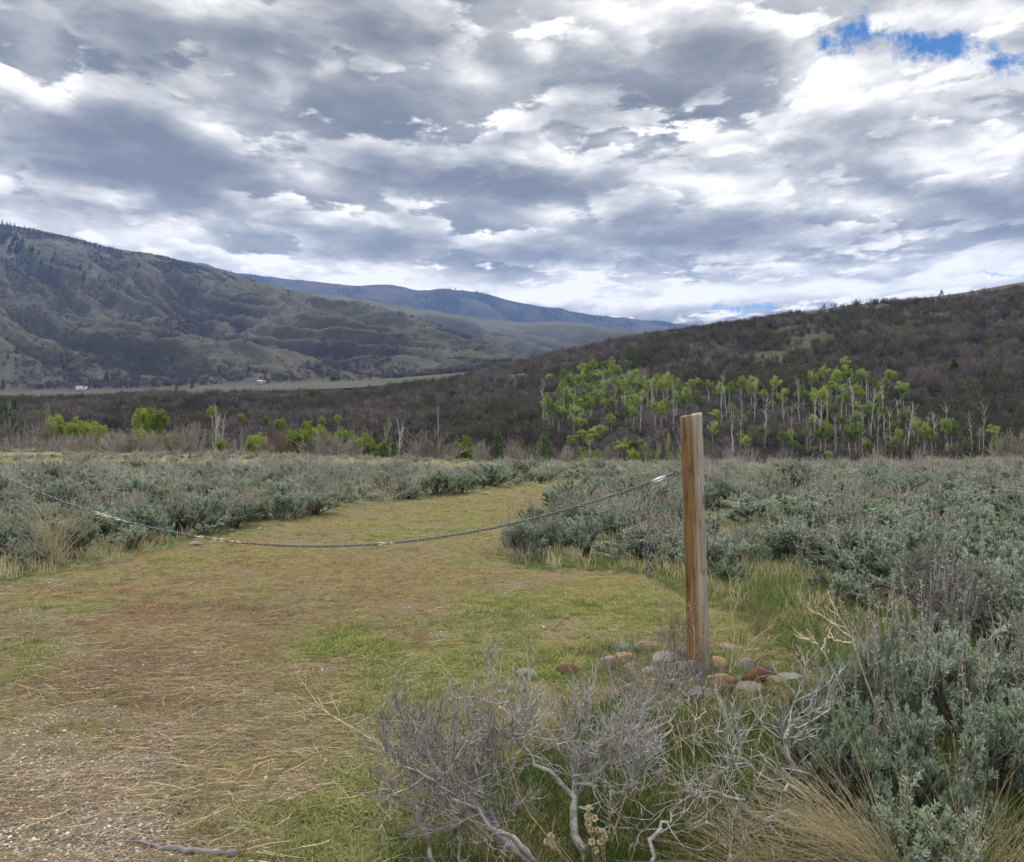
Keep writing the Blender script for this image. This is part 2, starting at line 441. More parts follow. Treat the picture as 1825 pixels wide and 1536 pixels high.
def colour_field(x, y):
    """own colour of the track's turf: green, olive, ochre, reddish and straw patches"""
    px, py = proj(x, y)
    q1 = (fbm(x * 1.1, y * 1.1, 4, 91) - .5) * 240; q2 = (fbm(x * 1.1 + 7, y * 1.1, 4, 92) - .5) * 110
    def blob(cx, cy, rx, ry): return np.exp(-(((px + q1 - cx) / rx) ** 2 + ((py + q2 - cy) / ry) ** 2))
    n1 = fbm(x * 1.5, y * 1.5, 5, 21, .6); n2 = fbm(x * 3.6, y * 3.6, 4, 22, .6); n3 = fbm(x * 1.0 + 5, y * 1.7, 5, 23, .6); n4 = fbm(x * 8, y * 8, 3, 24)
    g = 1.1 * blob(860, 1165, 330, 85) + .5 * blob(1000, 1080, 250, 40) + .3 * blob(620, 1150, 260, 80) + .45 * blob(560, 1470, 230, 130) + .4 * blob(60, 1030, 110, 25) + .35 * blob(430, 925, 300, 18) + .5 * blob(1340, 1120, 130, 60)
    red = 1.1 * blob(430, 1110, 250, 50) + 1.1 * blob(150, 1220, 270, 90) + .5 * blob(380, 1190, 200, 40) + .3 * blob(600, 1040, 300, 30)
    och = .8 * blob(420, 1010, 450, 50) + .45 * blob(950, 1040, 220, 35) + .4 * blob(900, 900, 300, 30) + .3 * blob(150, 1120, 200, 40)
    dun = .8 * blob(480, 1290, 360, 80) + .6 * blob(250, 1380, 320, 120) + .3 * blob(700, 1060, 300, 50)
    w = np.stack([.16 + g * 1.0 + (n1 - .5) * 2.4, .72 + .3 * g + (n2 - .5) * 2.4, .25 + och + (n3 - .5) * 2.2, .10 + red * 1.1 + (n1 - .5) * -1.6 + (n4 - .5) * 1.2,
                  .42 + dun + (n3 - .5) * -2.2, .2 + (n4 - .5) * 1.6 + .3 * dun], -1)
    w = np.maximum(w, 0) ** 1.7 + 1e-6; w /= w.sum(-1, keepdims=True)
    C = np.stack([C_GREEN, C_OLIVE, C_OCHRE, C_RED, C_DUN, C_STRAW])
    return w @ C

def build_ground():
    # one sheet, polar, dense in front of the camera, reaching the horizon
    az = np.concatenate([np.linspace(-180, -46, 68), np.linspace(-45, 45, 560), np.linspace(46, 180, 68)])
    r = np.concatenate([[0.02], np.geomspace(0.8, 14, 330), np.geomspace(14.3, 130, 170), np.geomspace(135, 5200, 50)])
    A, Rr = np.meshgrid(np.radians(az), r)
    X = Rr * np.sin(A); Y = Rr * np.cos(A); Z = ground_z(X, Y)
    Z = Z - 26 * sstep(1500, 5200, Rr)
    td = track_dist(X, Y)
    inside = sstep(-.25, .15, td + (fbm(X * 3, Y * 3, 3, 31) - .5) * .5)
    near = Rr < 14
    Z = Z + np.where(near, (fbm(X * 9, Y * 9, 3, 77) - .5) * .018 + (fbm(X * 30, Y * 30, 2, 78) - .5) * .008, 0)
    c_in = colour_field(X, Y)
    n = fbm(X * .9, Y * .9, 4, 33)[..., None]; n5 = fbm(X * .12, Y * .35, 4, 36)[..., None]
    c_out = C_EARTH * .8 * (1 - n) + np.array([.10, .12, .05]) * n
    far = sstep(30, 55, Rr)[..., None]
    c_out = c_out * (1 - far) + far * (np.array([.27, .235, .15]) * n5 + np.array([.15, .16, .10]) * (1 - n5))
    val = sstep(1.0, 1.4, Y / np.interp(s_to_px(np.clip(X / np.maximum(Y, 1), -2.5, 2.5)), EDGE_PX, EDGE_Y))[..., None]
    c_out = c_out * (1 - val) + val * np.array([.07, .07, .04])
    c = c_in * .74 * inside[..., None] + c_out * (1 - inside[..., None])  # turf sheet darkened: shade between the grass blades put into its colour
    gw = gravel_w(X, Y)[..., None] * inside[..., None]
    c = c * (1 - gw * .8) + gw * .8 * np.array([.12, .095, .075])
    m, t, out = new_mat('turf_and_soil')
    a = t.node('ShaderNodeAttribute', attribute_name='tint'); ge = t.node('ShaderNodeNewGeometry')
    p = ge.outputs['Position']
    # matted stems: fine stretched noise in several directions
    f1 = t.noise(t.vec('MULTIPLY', p, (60, 9, 30)), 1.0, 4, .6, dist=1.2)
    f2 = t.noise(t.vec('MULTIPLY', p, (10, 50, 30)), 1.0, 4, .6, dist=1.5)
    f3 = t.noise(p, 45.0, 5, .7)
    f = t.math('MULTIPLY', t.math('ADD', t.math('ADD', f1, f2), f3), .3333)
    k = t.maprange(f, .36, .66, .35, 1.75)
    c3 = t.vec('SCALE', a.outputs['Vector'], scale=k)
    finish(t, out, c3, .95, f, .02, .9, 0, .1)
    me = make_mesh('ground', np.stack([X, Y, Z], -1).reshape(-1, 3), grid_faces(*X.shape)[:, ::-1], None, m, True, {'tint': ('FLOAT_VECTOR', c.reshape(-1, 3))})
    o = link('ground', me); tag(o, 'ground of the sagebrush flat with the mown track', None, kind='structure')
build_ground()

# ---------------------------------------------------------------- hills
def sky_interp(px, pts): p = np.array(pts, float); return np.interp(px, p[:, 0], p[:, 1])

# near hillside under oak scrub ------------------------------------------------
NEAR_SKY = [(-1500, 735), (-400, 722), (0, 712), (100, 708), (270, 700), (500, 700), (620, 692), (700, 684), (800, 674), (850, 662), (930, 640), (1000, 628), (1100, 609), (1160, 598),
            (1230, 587), (1290, 577), (1380, 562), (1450, 549), (1530, 538), (1600, 530), (1700, 517), (1825, 497), (2100, 440), (2700, 330), (3600, 260)]
NEAR_Y0, NEAR_Y1 = 104.0, ([-1500, 0, 500, 900, 1200, 1825, 3000], [300, 300, 320, 360, 400, 470, 520])
def near_hill(s, t):
    """t 0 foot .. 1 ridge .. 1.6 behind"""
    px = s_to_px(s); Y1 = np.interp(px, *NEAR_Y1); e1 = (CY - sky_interp(px, NEAR_SKY)) / F
    Y = NEAR_Y0 + (Y1 - NEAR_Y0) * t; z1 = e1 * Y1; z0 = -13.0
    tt = np.clip(t, 0, 1)
    g = tt ** .93
    z = z0 + (z1 - z0) * g - np.maximum(t - 1, 0) * 18
    X = s * Y
    am = np.clip(tt * 6, 0, 1) * (1 - .85 * sstep(.85, 1.0, tt))
    z = z + am * ((fbm(X / 60, Y / 60, 4, 51) - .5) * 13 + (fbm(X / 14, Y / 14, 3, 52) - .5) * 2.5)
    return X, Y, z
def near_z(x, y):
    s = x / y; px = s_to_px(s); Y1 = np.interp(px, *NEAR_Y1)
    return near_hill(s, (y - NEAR_Y0) / (Y1 - NEAR_Y0))[2]

def mat_slope(name, cols, fine, bump_d, scale2):
    m, t, out = new_mat(name)
    a = t.node('ShaderNodeAttribute', attribute_name='brush'); ge = t.node('ShaderNodeNewGeometry'); p = ge.outputs['Position']
    n = t.noise(p, fine, 6, .65); n2 = t.noise(p, scale2, 5, .6)
    f = t.math('ADD', a.outputs['Fac'], t.math('MULTIPLY', t.math('SUBTRACT', n, .5), 2.8))
    c = t.ramp(t.math('ADD', f, 0.0, clamp=True), [(i / (len(cols[0]) - 1), c) for i, c in enumerate(cols[0])])
    c2 = t.mix(t.maprange(n2, .42, .62, 0, 1), c, t.vec('MULTIPLY', c, cols[1]))
    finish(t, out, c2, .95, n, bump_d, .9, 0, .1)
    return m

def build_near_hill():
    s = np.linspace(-1.45, 1.6, 420); t = np.concatenate([np.linspace(-.12, 1, 150), np.linspace(1.02, 1.7, 16)])
    T, S = np.meshgrid(t, s, indexing='ij'); X, Y, Z = near_hill(S, T)
    px = s_to_px(S)
    top = sstep(.80, .88, T + (fbm(px / 60, T * 8, 3, 55) - .5) * .16) * sstep(1380, 1480, px)
    nn = fbm(X / 22, Y / 22, 4, 111); br = np.clip(1 - .9 * top - np.clip((.45 - nn) * 7, 0, .7) * sstep(.38, .55, T), 0, 1)
    m = mat_slope('scrub_slope_shaded_soil', ([(.060, .060, .036), (.040, .037, .026), (.016, .013, .012)], (.85, .8, .8)), .35, .5, .03)  # darkest stop puts the deep shade under the scrub into the soil colour
    me = make_mesh('hillside', np.stack([X, Y, Z], -1).reshape(-1, 3), grid_faces(*X.shape), None, m, True, {'brush': ('FLOAT', br.ravel())})
    tag(link('hillside', me), 'dark slope across the creek under bare oak scrub', None, kind='structure')
build_near_hill()

# left mountain with bench at its foot -----------------------------------------
L1_SKY = [(-2500, 250), (-900, 300), (-400, 335), (0, 398), (60, 407), (120, 420), (200, 440), (260, 449), (300, 457), (350, 471), (430, 492), (520, 516), (600, 533), (700, 552), (780, 578), (850, 604), (900, 626),
          (940, 645), (1000, 672), (1100, 710), (1400, 760)]
L1_Y1 = ([-2500, 0, 500, 900, 1400], [2100, 2000, 1750, 1350, 1200])
BENCH_PX = ([-2500, 0, 200, 470, 640, 800, 860, 1000, 1400], [700, 697, 694, 684, 677, 662, 655, 650, 650])
def gully(X, Y, k=1.0):
    wx = (fbm(X / 420, Y / 420, 3, 61) - .5) * 150; wy = (fbm(X / 420 + 9, Y / 420, 3, 62) - .5) * 150
    u = (X + wx) * .86 + (Y + wy) * .5; v = -(X + wx) * .5 + (Y + wy) * .86
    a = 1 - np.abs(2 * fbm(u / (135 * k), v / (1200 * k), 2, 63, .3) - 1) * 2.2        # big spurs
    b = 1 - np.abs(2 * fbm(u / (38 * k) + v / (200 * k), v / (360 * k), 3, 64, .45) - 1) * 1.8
    c = fbm(X / 30, Y / 30, 3, 65)
    return a, b, c
def left_mtn(s, t):
    px = s_to_px(s); Yb0 = 400.0; Yf = 720.0; Y1 = np.interp(px, *L1_Y1); e1 = (CY - sky_interp(px, L1_SKY)) / F
    eb = (CY - np.interp(px, *BENCH_PX)) / F
    # t<0.25 bench, then slope
    Y = np.where(t < .25, Yb0 + (Yf - Yb0) * t / .25, Yf + (Y1 - Yf) * (t - .25) / .75)
    zb = (eb + .002) * Yf * .96 - (Yf - np.minimum(Y, Yf)) * (eb + .013) * .9
    q = np.clip((Y - Yf) / (Y1 - Yf), 0, 1); z1 = np.maximum(e1 * Y1, eb * Yf)
    z = zb + (z1 - zb) * (q ** 1.12) - np.maximum(Y - Y1, 0) * .25
    X = s * Y
    a, b, c = gully(X, Y)
    am = sstep(0.0, .22, q) * (1 - .97 * sstep(.62, .96, q)); amb = sstep(.02, .18, q) * (1 - .9 * sstep(.75, .98, q))
    sc = np.clip((z1 - zb) / 250, .15, 1)
    z = z + am * sc * (a - .35) * 50 + amb * sc * (b - .4) * 27 + amb * (c - .5) * 12
    return X, Y, z, a, b, q
def build_left_mtn():
    s = np.linspace(-1.45, .42, 680); t = np.concatenate([np.linspace(0, .25, 30), np.linspace(.255, 1, 420), np.linspace(1.02, 1.4, 12)])
    T, S = np.meshgrid(t, s, indexing='ij'); X, Y, Z, a, b, q = left_mtn(S, T)
    n = fbm(X / 90, Y / 90, 4, 66)
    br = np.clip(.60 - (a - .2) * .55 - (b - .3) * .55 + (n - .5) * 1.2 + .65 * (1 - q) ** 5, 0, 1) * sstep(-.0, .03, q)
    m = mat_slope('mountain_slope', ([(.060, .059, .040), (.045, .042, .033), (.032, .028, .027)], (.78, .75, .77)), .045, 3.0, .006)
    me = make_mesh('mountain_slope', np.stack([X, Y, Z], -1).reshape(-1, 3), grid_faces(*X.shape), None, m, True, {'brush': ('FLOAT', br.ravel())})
    tag(link('mountain_slope', me), 'spurs and gullies of the long slope at left', None, kind='structure')
    return X, Y, Z, br, q
L1 = build_left_mtn()

L2_SKY = [(-200, 470), (300, 500), (520, 517), (640, 532), (700, 542), (760, 551), (870, 569), (930, 574), (1000, 572), (1060, 580), (1150, 593), (1200, 603), (1300, 640), (1600, 740)]
L3_SKY = [(-600, 440), (200, 452), (360, 470), (420, 483), (500, 496), (560, 501), (620, 508), (700, 508), (740, 516), (800, 514), (870, 523), (930, 538), (1000, 550), (1060, 560), (1120, 567), (1180, 573), (1235, 580), (1330, 592), (1600, 620), (2600, 660), (4000, 680)]
def ridge_hill(name, label, skypts, Ya, Yb, s0, s1, amp, k, cols, fine, bump, nc, nr, seed, za):
    s = np.linspace(s0, s1, nc); t = np.concatenate([np.linspace(0, 1, nr), np.linspace(1.03, 1.18, 6)])
    T, S = np.meshgrid(t, s, indexing='ij'); px = s_to_px(S); e1 = (CY - sky_interp(px, skypts)) / F
    Y = Ya + (Yb - Ya) * T; X = S * Y; tt = np.clip(T, 0, 1)
    a, b, c = gully(X + seed * 1000, Y, k)
    z = za + (e1 * Yb - za) * tt ** 1.1 - np.maximum(T - 1, 0) * 200
    am = sstep(0, .3, tt) * (1 - .97 * sstep(.6, .97, tt))
    z = z + am * ((a - .35) * amp + (b - .4) * amp * .3)
    z = z + (fbm(X / (Yb * .012), Y * 0 + seed, 4, seed) - .5) * Yb * .0028
    n = fbm(X / (90 * k), Y / (90 * k), 4, 66 + seed)
    br = np.clip(.55 - (a - .2) * .6 - (b - .3) * .4 + (n - .5) * 1.9, 0, 1)
    m = mat_slope(name + '_surface', cols, fine, bump, fine / 8)
    me = make_mesh(name, np.stack([X, Y, z], -1).reshape(-1, 3), grid_faces(*X.shape), None, m, True, {'brush': ('FLOAT', br.ravel())})
    tag(link(name, me), label, None, kind='structure')
    return X, Y, z, br
L2 = ridge_hill('hills', 'rounded grassy hills behind the long slope', L2_SKY, 1500, 2700, -.5, .5, 75, 1.3, ([(.062, .061, .038), (.050, .047, .034), (.034, .03, .028)], (.8, .78, .75)), .03, 4, 380, 200, 3, 60)
L3 = ridge_hill('mountain_ridge', 'far blue ridge with dark conifer patches', L3_SKY, 3000, 4600, -.9, 1.0, 160, 2.0, ([(.052, .038, .033), (.026, .025, .024), (.008, .012, .013)], (.7, .75, .8)), .012, 9, 520, 170, 7, 60)

# ================================================================== VEGETATION BEYOND THE FLAT
def rngf(seed): return np.random.default_rng(seed)
M = {}
M['twig'] = mat_tint('bare_scrub_twigs', .95, 0, .45, .5)
M['leafage'] = mat_varied('aspen_leaves', [(.105, .15, .03), (.19, .26, .045), (.29, .35, .08)], .6, .7, .35, .2, 1.6)
M['leafage_dull'] = mat_varied('late_aspen_leaves', [(.13, .14, .055), (.17, .18, .07), (.20, .22, .08)], .6, .8, .3, .1, 1.0)
M['lime'] = mat_varied('fresh_cottonwood_leaves', [(.09, .13, .02), (.17, .225, .032), (.27, .32, .055)], 3.0, .7, .35, .2, 1.0)
M['olive'] = mat_varied('half_open_leaves', [(.09, .095, .04), (.14, .145, .05), (.18, .18, .07)], .5, .8, .3, .1, 1.0)
M['juniper'] = mat_varied('juniper_leaves', [(.03, .045, .022), (.05, .075, .032), (.08, .105, .045)], .7, .9, .1, .1, 1.0)
M['cedar'] = mat_varied('cedar_leaves', [(.06, .085, .045), (.09, .12, .06), (.12, .15, .08)], .7, .9, .1, .1, 1.0)
M['spire'] = mat_varied('pale_poplar_leaves', [(.17, .19, .08), (.24, .26, .10), (.29, .30, .13)], .5, .8, .3, .1, 1.0)
M['palebark'] = mat_varied('pale_aspen_bark', [(.28, .28, .24), (.41, .405, .35), (.52, .51, .45)], 2.0, .9, 0, .1, 1.0)
M['greybark'] = mat_varied('grey_bark', [(.16, .14, .125), (.25, .225, .205), (.33, .30, .275)], 2.0, .95, 0, .1, 1.2)
M['snagbark'] = mat_varied('bleached_bark', [(.30, .28, .26), (.42, .40, .38)], 2.0, .95, 0, .1, 1.0)
M['conifer'] = mat_varied('conifer_needles', [(.018, .032, .018), (.035, .052, .025)], .5, .9, 0, .1, 1.0)

def scrub_mesh(seed, n0=7, n1=6, n2=4, spread=40, buds=130, thick=1.0, name='scrub_piece', mat='twig'):
    """leafless bushy oak, about 1 m radius and 1 m tall before scaling"""
    g = rngf(seed); mb = MB()
    a = g.uniform(0, 2 * np.pi, n0); tilt = np.radians(g.uniform(4, spread, n0))
    d = np.stack([np.cos(a) * np.sin(tilt), np.sin(a) * np.sin(tilt), np.cos(tilt)], 1)
    st = np.stack([np.cos(a) * .12, np.sin(a) * .12, np.full(n0, -.05)], 1) * g.uniform(.3, 1.5, (n0, 1))
    P0 = grow(g, st, d, g.uniform(.6, .85, n0), 4, .12, .05)
    tubes(mb, P0, np.linspace(.022, .010, 4)[None] * thick * np.ones((n0, 1)), 3)
    p, dd, par, tt = spawn(g, P0, n1, .3, 1, (20, 55), .25); P1 = grow(g, p, dd, g.uniform(.22, .45, len(p)), 3, .18, .1)
    tubes(mb, P1, np.linspace(.010, .006, 3)[None] * thick * np.ones((len(p), 1)), 3)
    p, dd, par, tt = spawn(g, P1, n2, .2, 1, (20, 60), .2); P2 = grow(g, p, dd, g.uniform(.10, .22, len(p)), 3, .25, .1)
    tubes(mb, P2, np.linspace(.007, .004, 3)[None] * thick * np.ones((len(p), 1)), 3)
    tips = np.concatenate([P2[:, -1], P2[:, 1]]); k = g.integers(0, len(tips), buds)
    leaves(mb, g, tips[k] + g.normal(size=(buds, 3)) * .035, g.normal(size=(buds, 3)) + [0, 0, .6], g.uniform(.05, .11, buds), g.uniform(.022, .05, buds))
    return mb.mesh(name, M[mat] if isinstance(mat, str) else mat)

ASPENS = [  # crop origin, then crown centre x, crown top, crown width, trunk foot (crop pixels, 6.083 per photo pixel), d = dull
 (950, [(175,400,80,520),(230,405,65,540),(350,330,100,560),(410,350,95,570),(300,420,85,600),(335,450,80,640),(460,390,95,700),(540,280,105,480),(575,325,110,520),(650,235,95,450),(520,375,85,560),(600,390,100,580),
  (785,250,85,430),(850,205,85,420),(870,262,105,480),(760,335,90,500),(815,345,85,510),(930,312,95,490),(700,345,90,520),(1030,240,80,450),(950,398,105,720),(862,430,80,590),(800,455,90,600),(715,472,70,620),(640,490,80,640),
  (540,470,90,640),(1110,345,95,560),(1075,420,120,700),(1140,440,110,690),(1220,415,105,700),(1280,455,110,690),(1340,395,95,670),(1400,402,100,650),(1455,378,110,660),(1408,450,105,720),(1520,412,95,730),(1530,485,90,700),
  (975,508,100,730),(912,518,80,720),(1030,540,80,740),(298,510,85,800),(325,560,75,830),(392,535,75,710),(548,572,85,760),(650,580,85,780),(690,550,90,720),(732,560,100,760),(790,582,75,740),(135,608,90,960),(160,642,75,900),
  (290,628,85,790),(370,620,65,820),(430,602,80,780),(442,645,80,860),(275,682,85,860),(550,628,95,850),(622,632,95,840),(632,690,85,860),(770,655,105,850),(862,634,105,840),(218,720,95,980),(290,742,85,900),(180,800,75,960),
  (440,725,95,950),(502,750,90,960),(502,812,95,1010),(410,820,75,1010),(590,790,55,970),(1000,730,95,970),(1062,750,95,960),(845,825,110,1030),(1010,620,95,820),(1062,622,85,830),(1130,602,95,850),(1190,565,75,740),(1290,668,105,910),
  (1390,682,105,985),(1450,645,95,920),(1552,568,110,850),(450,890,75,1130),(515,872,95,1040),(718,950,115,1130),(772,948,85,1120),(540,1008,115,1170),(480,1062,95,1200),(385,1060,75,1260),(682,1050,110,1170),(910,1115,75,1290),
  (1010,1090,140,1300),(1150,1100,95,1280),(1662,530,90,840),(1702,452,90,700),(1770,435,105,640),(1662,602,105,850),(1780,590,115,830),(1810,452,80,640)]),
 (1250, [(80,455,80,700),(212,480,105,770),(160,550,90,760),(305,480,110,830),(440,420,100,790),(545,418,125,780),(612,452,75,650),(677,565,80,760),(820,420,130,680),(880,540,135,830),(770,680,60,800),(1100,515,130,850),(1078,540,110,780),
  (1200,355,105,640),(1330,305,110,540),(1460,345,110,690),(1562,200,90,430),(1570,290,100,520),(1400,470,125,720),(1590,360,110,610),(1652,400,105,700),(1732,350,90,530),(1805,385,75,700,'d'),(1300,540,130,840),(1240,545,120,850),
  (1690,490,100,720),(1560,500,120,720),(1510,625,110,870),(1565,622,120,880),(1720,560,90,740),(1690,690,110,900),(1360,710,125,890),(1812,700,95,1060),(1210,835,95,1020),(1345,880,135,1270),(1300,930,110,1250),(1700,790,120,980),
  (1680,900,160,1290),(1720,930,110,1240),(1610,970,120,1300),(1500,820,110,1070),(1460,960,60,1230,'d'),(150,780,110,920),(122,890,115,1260),(340,700,135,1300,'d'),(460,830,100,1040,'d'),(522,790,65,900),(430,1020,85,1190),
  (477,1055,100,1270),(668,960,100,1210),(890,1020,115,1290),(972,1000,90,1200),(982,1105,100,1300),(1042,1150,80,1290),(1122,960,90,1260,'d'),(1172,985,80,1270,'d'),(1380,1230,85,1320),(1790,1100,90,1340),(1222,1180,55,1290),
  (945,750,60,900,'d'),(1010,612,40,720),(1580,840,70,1000,'d'),(1530,1020,80,1240,'d'),(515,1080,60,1270,'d'),(1240,560,70,800)]),
 (1525, [(58,345,90,500),(125,380,75,710,'d'),(215,420,80,700),(370,358,125,610),(248,480,120,700),(292,570,120,750),(250,605,80,850),(490,470,110,750),(522,520,110,780),(160,690,120,1060),(212,710,90,1010),(312,755,90,1110),
  (550,755,135,1090),(420,910,105,1090,'d'),(467,985,95,1290),(397,1075,110,1320),(320,980,85,1300,'d'),(692,865,115,1270),(742,930,125,1280),(832,978,105,1300),(882,860,110,1100,'d'),(990,870,120,1300),(1052,885,115,1260),
  (530,1090,95,1330,'d'),(120,1110,90,1340),(1345,980,90,1300,'d'),(1482,940,105,1300),(1560,1110,80,1300),(1270,1120,60,1300,'d')])]

def scatter_scrub():
    g = rngf(101)
    ms = [scrub_mesh(200 + i) for i in range(6)]
    n = 30000
    s = g.uniform(-1.0, 1.15, n); px = s_to_px(s); Y1 = np.interp(px, *NEAR_Y1)
    Y = np.sqrt(g.uniform(NEAR_Y0 ** 2, (Y1 * 1.12) ** 2)); t = (Y - NEAR_Y0) / (Y1 - NEAR_Y0)
    X, Y, Z = near_hill(s, t)
    nn = fbm(X / 22, Y / 22, 4, 111); py = CY - (Z - EYE) / Y * F
    top = sstep(.80, .88, t + (fbm(px / 60, t * 8, 3, 55) - .5) * .16) * sstep(1380, 1480, px)
    clear = np.exp(-(((px - 1700) / 90) ** 2 + ((py - 650) / 18) ** 2)) + .8 * np.exp(-(((px - 1400) / 70) ** 2 + ((py - 630) / 12) ** 2))
    keep = g.uniform(0, 1, n) < np.clip(1.35 - 1.35 * top - .9 * clear - np.maximum(.43 - nn, 0) * 6.5 * sstep(.35, .5, t), .0, 1)
    keep &= ~((top > .5) & (g.uniform(0, 1, n) < .75))
    # belt of scrub in the creek bottom in front of the slope as well
    X, Y, Z, nn, t = X[keep], Y[keep], Z[keep], nn[keep], t[keep]
    m = 1500; s2 = g.uniform(-.9, 1.0, m); Y2 = g.uniform(92, 112, m); X2 = s2 * Y2
    Z2 = np.maximum(ground_z(X2, Y2), near_z(X2, Y2)) - .3
    X = np.append(X, X2); Y = np.append(Y, Y2); Z = np.append(Z, Z2); nn = np.append(nn, fbm(X2 / 22, Y2 / 22, 4, 111)); n = len(X)
    h = g.uniform(2.0, 3.7, n) * (.75 + .5 * nn); w = h * g.uniform(.75, 1.15, n)
    pxs = s_to_px(X / Y); pys = CY - (Z - EYE) / Y * F
    ak = np.zeros(n)
    for ox, lst in ASPENS:
        for q in lst:
            bx = ox + q[0] / 6.083; by = 600 + max(q[3], q[1] + q[2] * 1.5) / 6.083
            ak = np.maximum(ak, (np.abs(pxs - bx) < 8) & (pys > by - 8) & (pys < by + 26))
    kp = (ak < .5) | (g.uniform(0, 1, n) < .5)
    X, Y, Z, nn, h, w, ak = [v[kp] for v in (X, Y, Z, nn, h, w, ak)]; n = len(X); h = h * (1 - .35 * ak)
    c = fbm(X / 35, Y / 35, 3, 112)[:, None]; r = g.uniform(0, 1, (n, 1))
    A = np.array([.058, .048, .045]); B = np.array([.16, .137, .128]); Cg = np.array([.10, .096, .052])
    A = A * (1.25 - .7 * sstep(.4, .6, c)); B = B * (1.15 - .45 * sstep(.4, .6, c)); tint = (A * (1 - r) + B * r) * (1 - .5 * (c > .56)) + Cg * .5 * (c > .56)
    tint = np.where(g.uniform(0, 1, (n, 1)) < .05, np.array([.14, .14, .05]), tint) * g.uniform(.75, 1.2, (n, 1))
    rot = np.stack([g.normal(size=n) * .08, g.normal(size=n) * .08, g.uniform(0, 6.28, n)], 1)
    scatter('oak_scrub', 'leafless grey-brown oak scrub covering the dark slope', np.stack([X, Y, Z - .15], 1), rot, np.stack([w, w, h], 1), g.integers(0, 6, n), tint, ms)
scatter_scrub()

def scatter_far_scrub():
    g = rngf(102); ms = [scrub_mesh(240 + i, 5, 4, 3, 55, 60, 2.2) for i in range(3)]
    X, Y, Z, br, q = [a.ravel() for a in L1]
    inv = np.abs(X / Y) < .8
    idx = np.where((br > .42) & (q > 0) & (q < 1) & inv)[0]
    wgt = (br[idx] - .40) ** 1.0 * Y[idx]; wgt /= wgt.sum()
    k = g.choice(idx, 26000, p=wgt)
    k2 = g.choice(np.where((q > .02) & (q < 1) & inv)[0], 3000)
    k = np.append(k, k2); n = len(k)
    P = np.stack([X[k], Y[k], Z[k]], 1); P[:, :2] += g.normal(size=(n, 2)) * 3
    h = g.uniform(2.6, 5.4, n); w = h * g.uniform(1.0, 1.9, n)
    r = g.uniform(0, 1, (n, 1)); cn = fbm(P[:, 0] / 200, P[:, 1] / 200, 3, 120)[:, None]
    tint = np.array([.055, .047, .044]) * (1 - r) + np.array([.12, .105, .098]) * r
    tint = np.where(cn > .6, tint * .5 + np.array([.07, .075, .03]), tint) * g.uniform(.7, 1.2, (n, 1))
    P[:, 2] -= .8
    scatter('mountain_scrub', 'brown-grey scrub filling the gullies of the left slope', P, np.stack([np.zeros(n), np.zeros(n), g.uniform(0, 6.28, n)], 1), np.stack([w, w, h], 1), g.integers(0, 3, n), tint, ms)
scatter_far_scrub()

# ------------------------------------------------------------------ trees as things
def crown_mesh(name, seed, mat, clumps=16, per=34, leaf=.10, shape='round'):
    """leaf cloud in a unit crown: x,y in -.5..5, z 0..1, built of uneven clumps"""
    g = rngf(seed); mb = MB(); C = []
    while len(C) < clumps:
        p = g.uniform(-1, 1, 3); r = np.linalg.norm(p)
        if r > 1: continue
        z = (p[2] + 1) / 2
        if shape == 'crown': k = .72 + .45 * np.sin(min(1, z * 1.15) * 2.6)
        elif shape == 'umbrella': k = .35 + .65 * min(1, z * 1.5)
        elif shape == 'cone': k = max(.12, 1 - z)
        elif shape == 'spire': k = .9 - .5 * abs(z - .45)
        elif shape == 'dome': k = 1.0; z = abs(p[2])
        else: k = 1.0
        C.append((p[0] * .5 * k, p[1] * .5 * k, z * .92 + .04, g.uniform(.08, .17)))
    for cx, cy, cz, cr in C:
        n = int(per * g.uniform(.6, 1.4))
        v = unit(g.normal(size=(n, 3))) * (g.uniform(0, 1, (n, 1)) ** .4) * cr
        v[:, 2] *= .8
        pos = v + [cx, cy, cz]
        leaves(mb, g, pos, v + g.normal(size=(n, 3)) * .08, g.uniform(.6, 1.3, n) * leaf, g.uniform(.5, .9, n) * leaf, .1)
    return mb.mesh(name, M[mat])

def trunk_mesh(name, seed, mat, r=.012, limbs=9, lean=.03, t0=.5):
    """unit-height pole with ascending limbs"""
    g = rngf(seed); mb = MB()
    K = 9; P = np.zeros((1, K, 3)); P[0, :, 2] = np.linspace(-.06, .93, K)
    P[0, :, 0] = np.cumsum(g.normal(size=K)) * .006 + np.linspace(0, lean, K) * g.choice([-1, 1]); P[0, :, 1] = np.cumsum(g.normal(size=K)) * .006
    tubes(mb, P, np.linspace(r, r * .35, K)[None], 5)
    p, d, par, tt = spawn(g, P, limbs, t0, .98, (25, 50), .3)
    P1 = grow(g, p, d, g.uniform(.09, .2, limbs), 4, .15, .12); tubes(mb, P1, np.linspace(r * .45, r * .15, 4)[None] * np.ones((limbs, 1)), 3)
    p, d, par, tt = spawn(g, P1, 3, .3, 1, (20, 60), .1)
    P2 = grow(g, p, d, g.uniform(.04, .09, len(p)), 3, .2, .1); tubes(mb, P2, np.linspace(r * .2, r * .1, 3)[None] * np.ones((len(p), 1)), 3)
    return mb.mesh(name, M[mat])

def ordinal(n):
    w = ['first', 'second', 'third', 'fourth', 'fifth', 'sixth', 'seventh', 'eighth', 'ninth', 'tenth', 'eleventh', 'twelfth', 'thirteenth', 'fourteenth', 'fifteenth', 'sixteenth', 'seventeenth', 'eighteenth', 'nineteenth', 'twentieth']
    if n <= 20: return w[n - 1]
    return '%d%s' % (n, 'th' if 10 <= n % 100 <= 13 else {1: 'st', 2: 'nd', 3: 'rd'}.get(n % 10, 'th'))

